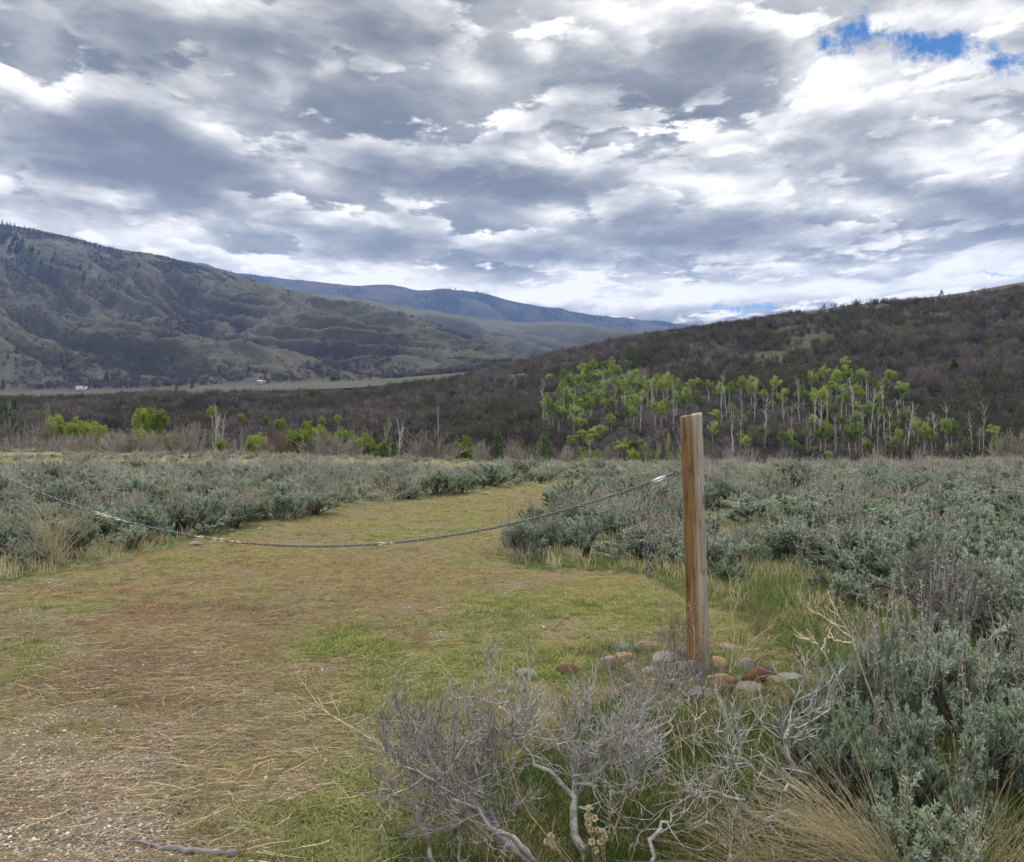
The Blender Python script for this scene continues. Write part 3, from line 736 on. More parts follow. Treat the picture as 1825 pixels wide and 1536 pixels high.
def thing(name, label, cat, loc, rotz=0, group=None):
    o = bpy.data.objects.new(name, None); COL.objects.link(o); o.location = loc; o.rotation_euler = (0, 0, rotz)
    o.empty_display_size = .2
    return tag(o, label, cat, group)

def solve_surface(fn, px, py, ts):
    """first point of a slope (from its foot up) seen at a photo pixel"""
    s = np.full(ts.shape, (px - CX) / F); r = fn(s, ts); X, Y, Z = r[0], r[1], r[2]
    p = CY - (Z - EYE) / Y * F
    k = np.where(p <= py)[0]; k = k[0] if len(k) else len(ts) - 1
    return X[k], Y[k], Z[k]

def build_aspens():
    g = rngf(300)
    crowns = [crown_mesh('aspen_crown', 310 + i, 'leafage', 26, 54, .082, 'crown') for i in range(6)]
    dull = [crown_mesh('aspen_crown', 330 + i, 'leafage_dull', 13, 20, .10, 'umbrella') for i in range(3)]
    tr = [trunk_mesh('aspen_trunk', 340 + i, 'palebark', .0135) for i in range(5)]
    L = []
    for ox, lst in ASPENS:
        for a in lst:
            px = ox + a[0] / 6.083; top = 600 + a[1] / 6.083; w = a[2] / 6.083; base = 600 + a[3] / 6.083
            L.append([px, top, w, base, len(a) > 4])
    L += [[p[0] + g.uniform(5, 13) * g.choice([-1, 1]), p[1] + g.uniform(2, 12), p[2] * g.uniform(.7, 1), p[3] + g.uniform(4, 14), False] for p in L if p[0] < 1215 and g.uniform() < .5]
    zones = [('left end of left grove', 950, 1040), ('right end of left grove', 1040, 1150), ('aspens just left of post', 1150, 1262),
             ('aspens just right of post', 1262, 1330), ('open middle stretch', 1330, 1415), ('left end of right grove', 1415, 1480), ('middle of right grove', 1480, 1545),
             ('right end of right grove', 1545, 1625), ('far right aspens', 1625, 1900)]
    ts = np.linspace(-.02, 1, 700)
    out = []
    for px, top, w, base, d in L:
        base = max(base, top + w * 1.5)
        x, y, z = solve_surface(near_hill, px, base, ts); out.append((px, top, w, base, d, x, y, z))
    for zn, a, b in zones:
        zl = [o for o in out if a <= o[0] < b]; ys = np.median([o[1] for o in zl]) if len(zl) > 12 else 1e9
        if ys < 1e9:
            y3 = np.quantile([o[1] for o in zl], [.33, .67]) if len(zl) > 24 else [ys]
        else: y3 = []
        for band in range(len(y3) + 1):
            lo = -1e9 if band == 0 else y3[band - 1]; hi = 1e9 if band == len(y3) else y3[band]
            bl = sorted([o for o in zl if lo <= o[1] < hi], key=lambda o: o[0])
            nm = {1: [''], 2: ['upper tier, ', 'lower tier, '], 3: ['top tier, ', 'middle tier, ', 'lowest tier, ']}[len(y3) + 1][band]
            for i, (px, top, w, base, d, x, y, z) in enumerate(bl):
                H = (base - top) * y / F; wm = w * y / F
                kind = 'sparse dull aspen' if d else 'bright green aspen'
                r = thing('aspen_tree', '%s, %s from left, %s%s' % (kind, ordinal(i + 1), nm, zn), 'tree', (x, y, z - .1), 0, 'aspens on the dark slope')
                ch = min(H * .60, wm * g.uniform(1.35, 2.0)); k = g.integers(0, 5)
                lean = g.normal() * .03
                r.rotation_euler = (g.normal() * .02, lean, 0)
                tw = H * g.uniform(.75, 1.2)
                link('trunk', tr[k], r, scale=(tw, tw, H))
                link('crown', (dull[g.integers(0, 3)] if d else crowns[g.integers(0, 6)]), r, loc=(0, 0, H - ch), rot=(0, 0, g.uniform(0, 6.28)), scale=(wm * .98, wm * .98, ch))
build_aspens()

def build_poles():
    g = rngf(350); tr = [trunk_mesh('aspen_trunk', 360 + i, 'palebark', .0085, 14, .05, .35) for i in range(4)]; ts = np.linspace(-.02, 1, 700)
    L = [(966, 745), (1003, 738), (1022, 770), (1075, 700), (1098, 735), (1120, 690), (1140, 775), (1165, 745), (1188, 700), (1200, 760), (1283, 760), (1296, 735), (1318, 790), (1345, 745), (1362, 790), (1376, 735), (1398, 765), (1412, 790), (1426, 745),
         (1440, 800), (1452, 765), (1463, 795), (1476, 750), (1489, 800), (1497, 760), (1512, 790), (1524, 745), (1537, 800), (1551, 770), (1562, 800), (1575, 745), (1588, 800), (1603, 770), (1615, 805), (1632, 790), (1648, 800), (1668, 795), (1690, 800), (1735, 805), (1752, 800)]
    for i, (px, base) in enumerate(L):
        base += 8; x, y, z = solve_surface(near_hill, px, base, ts); H = g.uniform(6.5, 10.5)
        side = 'left of the post top' if px < 1250 else 'right of the post top'; k = i + 1 if px < 1250 else i - 9
        r = thing('bare_aspen', 'leafless thin pale aspen pole, %s from left among those %s' % (ordinal(k), side), 'tree', (x, y, z - .1), g.uniform(0, 6), 'leafless aspen poles on the dark slope')
        r.rotation_euler = (g.normal() * .03, g.normal() * .03, g.uniform(0, 6)); link('trunk', tr[g.integers(0, 4)], r, scale=(H, H, H))
build_poles()

# ------------------------------------------------------------------ trees and willows of the creek
def willow_mesh(name, seed, mat, n0=44, n1=7, n2=4, r=.013):
    """dome of many stems from one foot, unit width and height"""
    g = rngf(seed); mb = MB(); a = g.uniform(0, 6.283, n0); tl = np.radians(g.uniform(2, 62, n0))
    d = np.stack([np.cos(a) * np.sin(tl), np.sin(a) * np.sin(tl), np.cos(tl)], 1); st = d * .02 * [1, 1, 0]; st = st + g.normal(size=(n0, 3)) * [.05, .05, 0]
    P = grow(g, st, d, g.uniform(.42, .62, n0) * (1 + .5 * np.cos(tl)), 5, .06, .03)
    tubes(mb, P, np.linspace(r, r * .4, 5)[None] * np.ones((n0, 1)), 3)
    p, dd, _, _ = spawn(g, P, n1, .3, 1, (12, 38), .15); P1 = grow(g, p, dd, g.uniform(.12, .26, len(p)), 3, .1, .08); tubes(mb, P1, np.linspace(r * .42, r * .22, 3)[None] * np.ones((len(p), 1)), 3)
    p, dd, _, _ = spawn(g, P1, n2, .3, 1, (15, 45), .1); P2 = grow(g, p, dd, g.uniform(.05, .12, len(p)), 3, .1, .05); tubes(mb, P2, np.linspace(r * .26, r * .15, 3)[None] * np.ones((len(p), 1)), 3)
    return mb.mesh(name, M[mat])

CREEK = [  # photo px, top py, width px, kind, depth, look
    (15, 712, 40, 'juniper', 150), (12, 745, 75, 'bare', 92), (50, 738, 50, 'bare', 100), (84, 748, 52, 'olive', 92), (101, 737, 30, 'lime', 104), (148, 743, 44, 'lime', 100), (178, 753, 26, 'lime', 96),
    (112, 768, 50, 'bare', 84), (154, 767, 48, 'olive', 84), (207, 762, 50, 'bare', 86), (257, 725, 34, 'lime', 108), (278, 724, 34, 'lime', 106), (246, 762, 40, 'lime', 100), (263, 764, 52, 'bare', 84), (236, 772, 44, 'bare', 82),
    (300, 770, 46, 'olive', 86), (316, 758, 30, 'olive', 98), (343, 748, 42, 'bare', 92), (378, 742, 44, 'snag', 96), (398, 756, 30, 'snag', 98), (396, 780, 20, 'lime', 84), (419, 772, 34, 'bare', 84), (457, 770, 32, 'lime', 86),
    (498, 762, 40, 'brown', 90), (535, 757, 44, 'lime', 90), (571, 757, 26, 'lime', 98), (590, 763, 92, 'bare', 82), (613, 760, 34, 'lime', 94), (655, 772, 38, 'lime', 84), (683, 784, 22, 'lime', 82), (692, 784, 30, 'juniper', 80),
    (675, 794, 30, 'juniper', 79), (693, 746, 16, 'spire', 98), (710, 766, 34, 'snag', 82), (768, 762, 88, 'bare', 80), (828, 778, 42, 'lime', 78), (855, 780, 30, 'bare', 80), (888, 755, 40, 'cedar', 82), (915, 783, 34, 'olive', 76),
    (922, 796, 18, 'lime', 75), (938, 783, 28, 'bare', 78), (974, 760, 46, 'cedar', 84), (1052, 782, 64, 'olivelime', 74), (1130, 798, 22, 'lime', 76), (1154, 777, 20, 'spire', 78), (1172, 780, 15, 'spire', 76), (1192, 775, 19, 'spire', 78),
    (1212, 778, 18, 'spire', 78), (1270, 796, 26, 'bare', 64), (1300, 794, 30, 'bare', 64), (1335, 797, 30, 'bare', 64), (1712, 777, 30, 'cedar', 78), (1772, 785, 18, 'lime', 74), (1796, 760, 50, 'olive', 84), (1818, 766, 26, 'olivelime', 80), (1816, 800, 34, 'juniper', 62),
    (66, 776, 34, 'olive', 84), (130, 752, 22, 'lime', 98), (190, 772, 30, 'olive', 82), (222, 768, 30, 'olive', 84), (285, 768, 34, 'lime', 88), (330, 778, 26, 'olive', 82), (470, 782, 26, 'olive', 80), (515, 770, 24, 'lime', 88), (552, 776, 24, 'olive', 80), (632, 778, 28, 'olive', 80), (740, 784, 30, 'olive', 78), (805, 786, 22, 'olive', 76),
    (30, 775, 60, 'bare', 80), (430, 735, 12, 'lime', 150), (378, 722, 14, 'lime', 165), (473, 740, 13, 'lime', 140), (500, 744, 18, 'lime', 135), (547, 747, 16, 'lime', 130), (573, 742, 12, 'lime', 135), (602, 738, 10, 'lime', 145), (85, 716, 10, 'spire', 150),
    (782, 728, 10, 'snag', 150), (1010, 786, 20, 'bare', 78), (1085, 790, 26, 'bare', 80), (1400, 797, 24, 'bare', 66), (1560, 796, 26, 'bare', 66), (1640, 797, 26, 'bare', 66)]
CREEK_LOOK = {'lime': ('cottonwood_tree', 'bright yellow-green leafy tree', 'tree'), 'bare': ('willow_bush', 'leafless grey willow dome', 'willow bush'), 'brown': ('willow_bush', 'russet-brown twiggy willow', 'willow bush'),
              'olive': ('willow_bush', 'olive half-leafed willow', 'willow bush'), 'olivelime': ('hawthorn_bush', 'spreading yellow-olive leafy bush', 'bush'), 'juniper': ('juniper_tree', 'dark green rounded juniper', 'tree'),
              'cedar': ('cedar_tree', 'grey-green pointed cedar', 'tree'), 'snag': ('dead_tree', 'bleached white leafless tree', 'tree'), 'spire': ('poplar_sapling', 'slender pale green poplar', 'tree')}
def build_creek():
    g = rngf(400)
    cr = {'lime': [crown_mesh('lime_crown', 410 + i, 'lime', 44, 60, .07) for i in range(3)], 'olive': [crown_mesh('olive_crown', 420 + i, 'olive', 26, 26, .05, 'dome') for i in range(2)],
          'olivelime': [crown_mesh('bush_crown', 425, 'lime', 30, 26, .05, 'dome')], 'juniper': [crown_mesh('juniper_crown', 430 + i, 'juniper', 26, 44, .07) for i in range(2)],
          'cedar': [crown_mesh('cedar_crown', 435 + i, 'cedar', 50, 50, .06, 'cone') for i in range(2)], 'spire': [crown_mesh('poplar_crown', 440 + i, 'spire', 18, 30, .07, 'spire') for i in range(2)]}
    M['brownbark'] = mat_varied('russet_twigs', [(.13, .085, .065), (.2, .14, .11)], 2, .95, 0, .1, 1)
    wl = {k: [willow_mesh('willow_stems', 450 + i + j * 10, m) for i in range(3)] for j, (k, m) in enumerate((('bare', 'greybark'), ('brown', 'brownbark'), ('olive', 'greybark')))}
    tr = [trunk_mesh('tree_trunk', 480 + i, 'greybark', .022, 12, .03, .2) for i in range(3)]; sn = [trunk_mesh('dead_trunk', 490 + i, 'snagbark', .02, 26, .08, .25) for i in range(3)]
    byk = {}
    for c in CREEK: byk.setdefault((CREEK_LOOK[c[3]][1], c[0] // 460), []).append(c)
    place = ['at the far left of the creek line', 'in the left middle of the creek line', 'between the pale track end and the willows', 'behind the sage right of the post']
    place = ['left quarter of the creek line', 'creek line left of the track end', 'creek line around the track end', 'creek line right of the post']
    for (look, q), lst in byk.items():
        lst.sort()
        for i, (px, top, w, kind, Y) in enumerate(lst):
            if kind in ('bare', 'brown', 'olive', 'olivelime', 'juniper') and Y < 100: Y = float(np.interp(px, EDGE_PX, EDGE_Y)) * g.uniform(1.03, 1.16)
            s = (px - CX) / F; x = s * Y; z = max(float(ground_z(np.array([x]), np.array([Y]))[0]), float(near_z(np.array([x]), np.array([Y * 1.0]))[0]) if Y > NEAR_Y0 else -99)
            H = EYE - (top - CY) / F * Y - z; wm = w * Y / F; nm, lk, cat = CREEK_LOOK[kind]
            lab = '%s, %s' % (look, 'the only one in the ' if len(lst) == 1 else ordinal(i + 1) + ' from left in the ') + place[min(q, 3)]
            r = thing(nm, lab, cat, (x, Y, z), g.uniform(0, 6.28), 'trees and willows along the creek')
            if kind in wl:
                link('stems', wl[kind][g.integers(0, 3)], r, scale=(wm * 1.05, wm * 1.05, H))
                if kind == 'olive': link('crown', cr['olive'][g.integers(0, 2)], r, loc=(0, 0, H * .2), scale=(wm, wm, H * .8))
            elif kind == 'snag': link('trunk', sn[g.integers(0, 3)], r, scale=(wm * 2.6, wm * 2.6, H * 1.05))
            else:
                link('trunk', tr[g.integers(0, 3)], r, scale=(max(wm, H * .35),) * 2 + (H * .95,))
                lo = {'lime': max(0, H - wm * 1.5), 'spire': H * .3}.get(kind, H * .08)
                link('crown', cr[kind][g.integers(0, len(cr[kind]))], r, loc=(0, 0, lo), scale=(wm * 1.1, wm * 1.1, (H - lo) * 1.03))
build_creek()

# ------------------------------------------------------------------ conifers on the mountain and ridges
def conifer_mesh(seed):
    g = rngf(seed); mb = MB(); n = 260; z = g.uniform(.08, 1, n) ** 1.0; a = g.uniform(0, 6.283, n); r = (1.02 - z) * .21 * g.uniform(.5, 1.1, n)
    pos = np.stack([np.cos(a) * r * .4, np.sin(a) * r * .4, z], 1)
    leaves(mb, g, pos, np.stack([np.cos(a), np.sin(a), np.full(n, -.25)], 1), r * .9 + .03, .06)
    return mb.mesh('conifer_crown', M['conifer'])
def build_conifers():
    g = rngf(500); ms = [conifer_mesh(510 + i) for i in range(3)]; tr = trunk_mesh('conifer_trunk', 520, 'greybark', .02, 3)
    ts = np.linspace(0.02, 1.0, 900)
    lst = [(189, 684, 20), (217, 686, 10), (315, 692, 10), (343, 692, 14), (5, 694, 12), (74, 474, 14), (94, 466, 10), (149, 500, 13), (143, 482, 11), (160, 478, 8), (247, 476, 9), (172, 466, 8), (180, 464, 8), (711, 562, 7),
           (432, 590, 7), (490, 598, 5), (250, 560, 6), (268, 566, 5), (360, 610, 6), (30, 630, 10), (14, 640, 9), (120, 590, 7), (68, 455, 9), (98, 455, 8), (152, 488, 7), (90, 480, 7), (210, 508, 6), (520, 682, 5), (575, 680, 5)]
    lst += [(float(p), float(sky_interp(p, L1_SKY)) + q, h) for p, q, h in [(4, 3, 9), (12, 4, 8), (18, 5, 9), (26, 4, 8), (34, 7, 7), (44, 6, 8), (52, 5, 6), (60, 6, 7), (71, 7, 7), (84, 7, 6), (96, 6, 6), (110, 6, 6), (124, 6, 6),
            (138, 6, 6), (152, 7, 7), (160, 7, 6), (169, 8, 7), (178, 8, 7), (186, 9, 6), (194, 9, 8), (202, 9, 8), (209, 9, 7), (214, 9, 6)]]
    lst += [(float(g.uniform(0, 62)), float(g.uniform(418, 455)), 11) for _ in range(22)]
    lst += [(5, 690, 14), (38, 470, 9), (12, 480, 9), (50, 492, 8), (300, 520, 6), (330, 545, 5), (140, 620, 6)]
    lst.sort(key=lambda a: (a[1] // 60, a[0]))
    row = {}
    for px, py, h in lst: row.setdefault(int(py // 60), []).append((px, py, h))
    nm = {6: 'along the very top left skyline', 7: 'high on the left mountain', 8: 'on the upper middle of the left mountain', 9: 'on the lower middle of the left mountain', 10: 'on the foot of the left mountain', 11: 'by the pale meadow below the mountain'}
    for k, l in row.items():
        l.sort()
        for i, (px, py, h) in enumerate(l):
            x, y, z = solve_surface(left_mtn, px, py, ts); H = h * y / F * 1.15
            r = thing('conifer_tree', 'small dark conifer, %s from left %s' % (ordinal(i + 1), nm.get(k, 'on the mountain')), 'tree', (x, y, z - .5), g.uniform(0, 6), 'dark conifers on the left mountain')
            link('crown', ms[g.integers(0, 3)], r, scale=(H * 1.25, H * 1.25, H)); link('trunk', tr, r, scale=(H, H, H * .9))
    # two on the near ridge at right
    for px, py, h, lab in ((1678, 524, 9, 'lone dark round conifer on the right ridge line'), (1700, 668, 24, 'dark conifer alone in the scrub right of the aspens')):
        x, y, z = solve_surface(near_hill, px, py, np.linspace(0, 1, 800)); H = h * y / F * 1.2
        r = thing('conifer_tree', lab, 'tree', (x, y, z), 0); link('crown', ms[1], r, scale=(H * 2, H * 2, H)); link('trunk', tr, r, scale=(H, H, H * .9))
    # forest patches of the far ridge: nobody could count them
    X, Y, Z, br = [a.ravel() for a in L3]; ok = np.where((br > .52) & (Y < 6250) & (np.abs(X / Y) < .8))[0]; k = g.choice(ok, 16000)
    P = np.stack([X[k], Y[k], Z[k] - 2], 1); P[:, 0] += g.normal(size=len(k)) * 14; P[:, 1] += g.normal(size=len(k)) * 14; h = g.uniform(6, 13, len(k)); n = len(k)
    scatter('ridge_forest', 'dark conifer forest patches on the far blue ridge', P, np.zeros((n, 3)), np.stack([h * 1.5, h * 1.5, h], 1), g.integers(0, 3, n), np.zeros((n, 3)), ms)
    # snow lying on the ridge crest at left
    mb = MB(); Xg, Yg, Zg, _ = L3; Pg = np.stack([Xg, Yg, Zg], -1)
    for i in range(60):
        px = g.uniform(385, 470); r = int(g.uniform(.80, .985) * 169); c = int((px_to_s(px) + .85) / 3.05 * 519)
        f = g.uniform(0, .8, 4)
        A, B, C_, D = Pg[r, c], Pg[r, c + 1], Pg[r + 1, c + 1], Pg[r + 1, c]
        u0, u1 = sorted(g.uniform(0, 1, 2)); lift = np.array([0, -3, 4.0])
        q = [A * (1 - u0) + B * u0, A * (1 - u1) + B * u1, D * (1 - u1) + C_ * u1, D * (1 - u0) + C_ * u0]
        mid = sum(q) / 4 + lift * 1.4
        q = [p + lift + (mid - p) * w for p, w in zip(q, f)]
        mb.add(q + [mid], None, [(0, 1, 4), (1, 2, 4), (2, 3, 4), (3, 0, 4)])
    m_, t_, o_ = new_mat('old_snow'); finish(t_, o_, (.8, .84, .9), .6)
    tag(link('snow_patches', mb.mesh('snow_patches', m_)), 'last snow patches on the crest of the far ridge', None, kind='stuff')
build_conifers()

# ------------------------------------------------------------------ two distant houses on the meadow
def build_houses():
    def plain(name, c, r=.8, met=0.):
        m, t, o = new_mat(name); ge = t.node('ShaderNodeNewGeometry'); n = t.noise(ge.outputs['Position'], 1.5, 3, .6)
        finish(t, o, t.vec('SCALE', t.combine(*c), scale=t.maprange(n, .3, .7, .85, 1.1)), r, metal=met); return m
    white, roofm, tan, glass = plain('white_siding', (.75, .76, .76)), plain('grey_metal_roof', (.42, .43, .45), .5), plain('tan_siding', (.32, .27, .22)), plain('dark_window_glass', (.03, .035, .04), .15)
    def box(mb, x0, x1, y0, y1, z0, z1):
        V = [(x, y, z) for z in (z0, z1) for (x, y) in ((x0, y0), (x1, y0), (x1, y1), (x0, y1))]
        mb.add(V, [(0, 3, 2, 1), (4, 5, 6, 7), (0, 1, 5, 4), (1, 2, 6, 5), (2, 3, 7, 6), (3, 0, 4, 7)])
    for px, py, L_, W_, H_, wm, lab, nm in ((146, 694, 8.5, 4.5, 2.7, white, 'long white mobile home at the meadow edge, far left', 'mobile_home'), (466, 684, 7, 5, 2.4, tan, 'small tan house with pale roof under the mountain', 'house')):
        x, y, z = solve_surface(left_mtn, px, py, np.linspace(0.02, .6, 900))
        r = thing(nm, lab, 'house', (x, y, z - .2), .25)
        mb = MB(); box(mb, -L_ / 2, L_ / 2, -W_ / 2, W_ / 2, -1, H_); link('wall', mb.mesh('wall', wm), r)
        mb = MB(); e = .35; zr = H_ + (1.1 if nm == 'house' else .5)
        V = [(-L_ / 2 - e, -W_ / 2 - e, H_ + .01), (L_ / 2 + e, -W_ / 2 - e, H_ + .01), (L_ / 2 + e, W_ / 2 + e, H_ + .01), (-L_ / 2 - e, W_ / 2 + e, H_ + .01), (-L_ / 2 - e, 0, zr), (L_ / 2 + e, 0, zr)]
        mb.add(V, [(0, 1, 5, 4), (2, 3, 4, 5), (0, 3, 2, 1)], [(0, 4, 3), (1, 2, 5)]); link('roof', mb.mesh('roof', roofm), r)
        for wx in (-2.4, 1.6):
            mb = MB(); box(mb, wx, wx + 1.1, -W_ / 2 - .04, -W_ / 2 + .02, 1.0, 1.9); link('window', mb.mesh('window', glass), r)
        mb = MB(); box(mb, -.5, .4, -W_ / 2 - .05, -W_ / 2 + .02, 0, 2.0); link('door', mb.mesh('door', tan if wm is white else roofm), r)
build_houses()

# ================================================================== THE FLAT: POST, CHAIN, STONES, SAGEBRUSH, GRASS
M['sage_leaf'] = mat_varied('sagebrush_leaves', [(.16, .205, .14), (.27, .33, .24), (.40, .46, .36)], 3.0, .85, .22, .15, .9)
M['sage_wood'] = mat_varied('sagebrush_wood', [(.07, .06, .055), (.12, .105, .095), (.17, .15, .135)], 6.0, .95, 0, .1, 1.0)
M['dry_stalk'] = mat_varied('dry_flower_stalks', [(.20, .17, .15), (.31, .275, .245), (.40, .365, .33)], 4.0, .95, .1, .1, 1.0)
M['dead_wood'] = mat_varied('bleached_dead_wood', [(.09, .075, .06), (.265, .25, .238), (.52, .50, .485)], 28.0, .9, 0, .1, .3, .012, 70)
M['dead_dark'] = mat_varied('dark_dead_twigs', [(.07, .06, .065), (.13, .115, .12), (.2, .18, .185)], 9.0, .9, 0, .1, .3)
M['straw'] = mat_varied('dry_straw', [(.20, .16, .09), (.38, .31, .18), (.56, .49, .33)], 45.0, .8, .2, .2, .8)
M['straw_stem'] = mat_varied('bare_tan_stem', [(.36, .27, .17), (.50, .41, .28), (.56, .49, .37)], 7.0, .8, 0, .2, .3)
M['blade'] = mat_tint('grass_blades', .75, .3, .3, 6.0, .2)
M['mulch'] = mat_tint('cut_stems', .85, .05, .25, 9.0, .15)
M['pebble'] = mat_tint('pebble_stone', .85, 0, .25, 20.0, .25)

def gz(x, y): return float(ground_z(np.array([float(x)]), np.array([float(y)]))[0])

# ------------------------------------------------------------------ wooden post
def post_mesh(r0, r1, H, seed, crack=True):
    n, m = 72, 150; th = np.arange(n) * 2 * np.pi / n; z = np.linspace(-.3, H, m)
    T, Z = np.meshgrid(th, z); r = r0 + (r1 - r0) * np.clip(Z / H, 0, 1)
    r = r * (1 + .035 * np.cos(2 * T + .6) + .05 * (fbm(np.cos(T) * 2 + 5, Z * 2.2 + np.sin(T) * 2, 3, seed) - .5))
    grain = fbm(T * 11, Z * 1.3, 4, seed + 1); r = r - .004 * np.abs(grain - .5) * 2
    if crack:
        for c0, d, w, za, zb in ((-1.30, .012, .032, -.3, H - .12), (-1.05, .005, .03, .5, 1.5), (-2.1, .004, .025, .2, 1.2), (-.55, .004, .03, .9, 1.7), (-1.75, .004, .03, -.1, .7), (-.2, .003, .03, .1, 1.0)):
            cc = c0 + .07 * np.sin(Z * 3.1 + c0) + .05 * (vnoise(Z * 7, Z * 0 + c0, seed) - .5)
            on = sstep(za, za + .15, Z) * (1 - sstep(zb - .15, zb, Z))
            dt = np.abs((T - cc + np.pi) % (2 * np.pi) - np.pi)
            r = r - d * np.clip(1 - dt / w, 0, 1) * on * (.6 + .4 * vnoise(Z * 5, Z * 0, seed + 9))
    X = r * np.cos(T); Y = r * np.sin(T)
    # weathering of the sawn top: slightly slanted, edge worn
    zt = Z.copy(); zt[-1] += .012 * X[-1] / r0 - .004 * np.abs(np.sin(T[-1] * 3)); zt[-2] = np.minimum(zt[-2], zt[-1] - .004); X[-1] *= .965; Y[-1] *= .965
    V = np.stack([X, Y, zt], -1).reshape(-1, 3)
    i = np.arange((m - 1) * n); rr = i // n; c = i % n; c2 = (c + 1) % n
    Q = np.stack([rr * n + c, rr * n + c2, (rr + 1) * n + c2, (rr + 1) * n + c], 1)
    top = [V]; Tt = []; base = (m - 1) * n; k = len(V)
    for f in (.66, .33):
        top.append(V[base:base + n] * [f, f, 1] - [0, 0, .0015]); 
    V2 = np.concatenate(top + [np.array([[0, 0, H - .002]])])
    Q2 = []
    for a, b in ((base, k), (k, k + n)):
        Q2 += [(a + j, a + (j + 1) % n, b + (j + 1) % n, b + j) for j in range(n)]
    Tt = [(k + n + j, k + n + (j + 1) % n, k + 2 * n) for j in range(n)]
    return V2, np.concatenate([Q, np.array(Q2)]), np.array(Tt)

def mat_post():
    m, t, out = new_mat('weathered_post_wood')
    tc = t.node('ShaderNodeTexCoord'); o = tc.outputs['Object']; x, y, z = t.separate(o)
    g1 = t.noise(t.vec('MULTIPLY', o, (55, 55, 1.6)), 1.0, 6, .65, dist=.6); g2 = t.noise(t.vec('MULTIPLY', o, (200, 200, 5)), 1.0, 4, .6)
    wob = t.math('MULTIPLY', t.math('SUBTRACT', t.noise(t.vec('MULTIPLY', o, (9, 9, 1.2)), 1.0, 5, .7), .5), .085)
    side = t.maprange(t.math('ADD', x, wob), -.038, .028, 1.0, 0.0, False)                  # old stain soaked one side
    side = t.math('MULTIPLY', side, t.maprange(z, 1.60, 1.70, 1.0, .75))
    lowr = t.maprange(t.math('ADD', z, t.math('MULTIPLY', g1, .5)), .35, 1.0, .75, 0.0, True)
    side = t.math('MAXIMUM', side, t.math('MULTIPLY', lowr, t.maprange(x, -.01, .055, 1.0, .15)))
    grey = t.ramp(g1, [(.25, (.11, .095, .08)), (.45, (.27, .245, .21)), (.6, (.36, .335, .295)), (.8, (.45, .43, .39))])
    brown = t.ramp(g1, [(.25, (.07, .036, .016)), (.45, (.175, .095, .042)), (.62, (.26, .155, .07)), (.8, (.36, .25, .13))])
    tan = t.ramp(g1, [(.25, (.13, .085, .05)), (.5, (.28, .21, .135)), (.75, (.40, .33, .235))])
    c = t.mix(t.maprange(side, .0, .55, 0, 1), grey, tan); c = t.mix(t.maprange(side, .45, 1, 0, 1), c, brown)
    kn = t.noise(t.vec('MULTIPLY', o, (14, 14, 5)), 1.0, 2, .5); c = t.vec('SCALE', c, scale=t.maprange(kn, .62, .72, 1.0, .45))
    cr = t.noise(t.vec('MULTIPLY', o, (38, 38, .8)), 1.0, 3, .5, dist=.8); c = t.vec('SCALE', c, scale=t.maprange(t.math('ABSOLUTE', t.math('SUBTRACT', cr, .5)), 0, .018, .35, 1.0))
    c = t.vec('SCALE', c, scale=t.maprange(g2, .3, .7, .8, 1.15))
    h = t.math('ADD', g1, t.math('MULTIPLY', g2, .5))
    finish(t, out, c, .85, h, .004, .8, 0, .2)
    return m

def build_post():
    X, Y, _ = at_px(1245, 1180); Y = 5.5; X = (1245 - CX) / F * Y; zb = gz(X, Y)
    wood = mat_post()
    H = EYE - (738 - CY) / F * Y - zb
    xt = (1232 - CX) / F * Y
    t = thing('wooden_post', 'weathered round wooden post, brown stained on one side, holding the chain', 'post', (X, Y, zb))
    t.rotation_euler = (0, math.atan2(xt - X, H), 0)
    V, Q, T = post_mesh(.0745, .071, H, 7); link('wood', make_mesh('wood', V, Q, T, wood, True), t)
    iron, tt, out = new_mat('dark_iron'); finish(tt, out, (.045, .047, .055), .55, metal=.3)
    zc = EYE - (843 - CY) / F * Y - zb
    mb = MB(); a = np.linspace(0, 2 * np.pi, 15); ex = -.118
    ring = np.stack([ex + .016 * np.cos(a), np.zeros(15), zc + .016 * np.sin(a)], 1)
    tubes(mb, ring[None], np.full((1, 15), .0036), 6); tubes(mb, np.array([[[ex + .016, 0, zc], [-.09, 0, zc], [-.05, 0, zc]]]), np.full((1, 3), .004), 6)
    link('eye_bolt', mb.mesh('eye_bolt', iron, True), t)
    # its partner beyond the left edge of the view carries the other end
    X2, Y2 = -4.62, 6.75; z2 = gz(X2, Y2)
    t2 = thing('wooden_post', 'second wooden post holding the far left end of the chain', 'post', (X2, Y2, z2), 2.9)
    V, Q, T = post_mesh(.075, .07, 1.62, 17); link('wood', make_mesh('wood', V, Q, T, wood, True), t2)
    return Vector((X + (xt - X) * zc / H + ex - .006, Y, zb + zc)), Vector((X2 + .08, Y2 - .02, 1.33)), iron

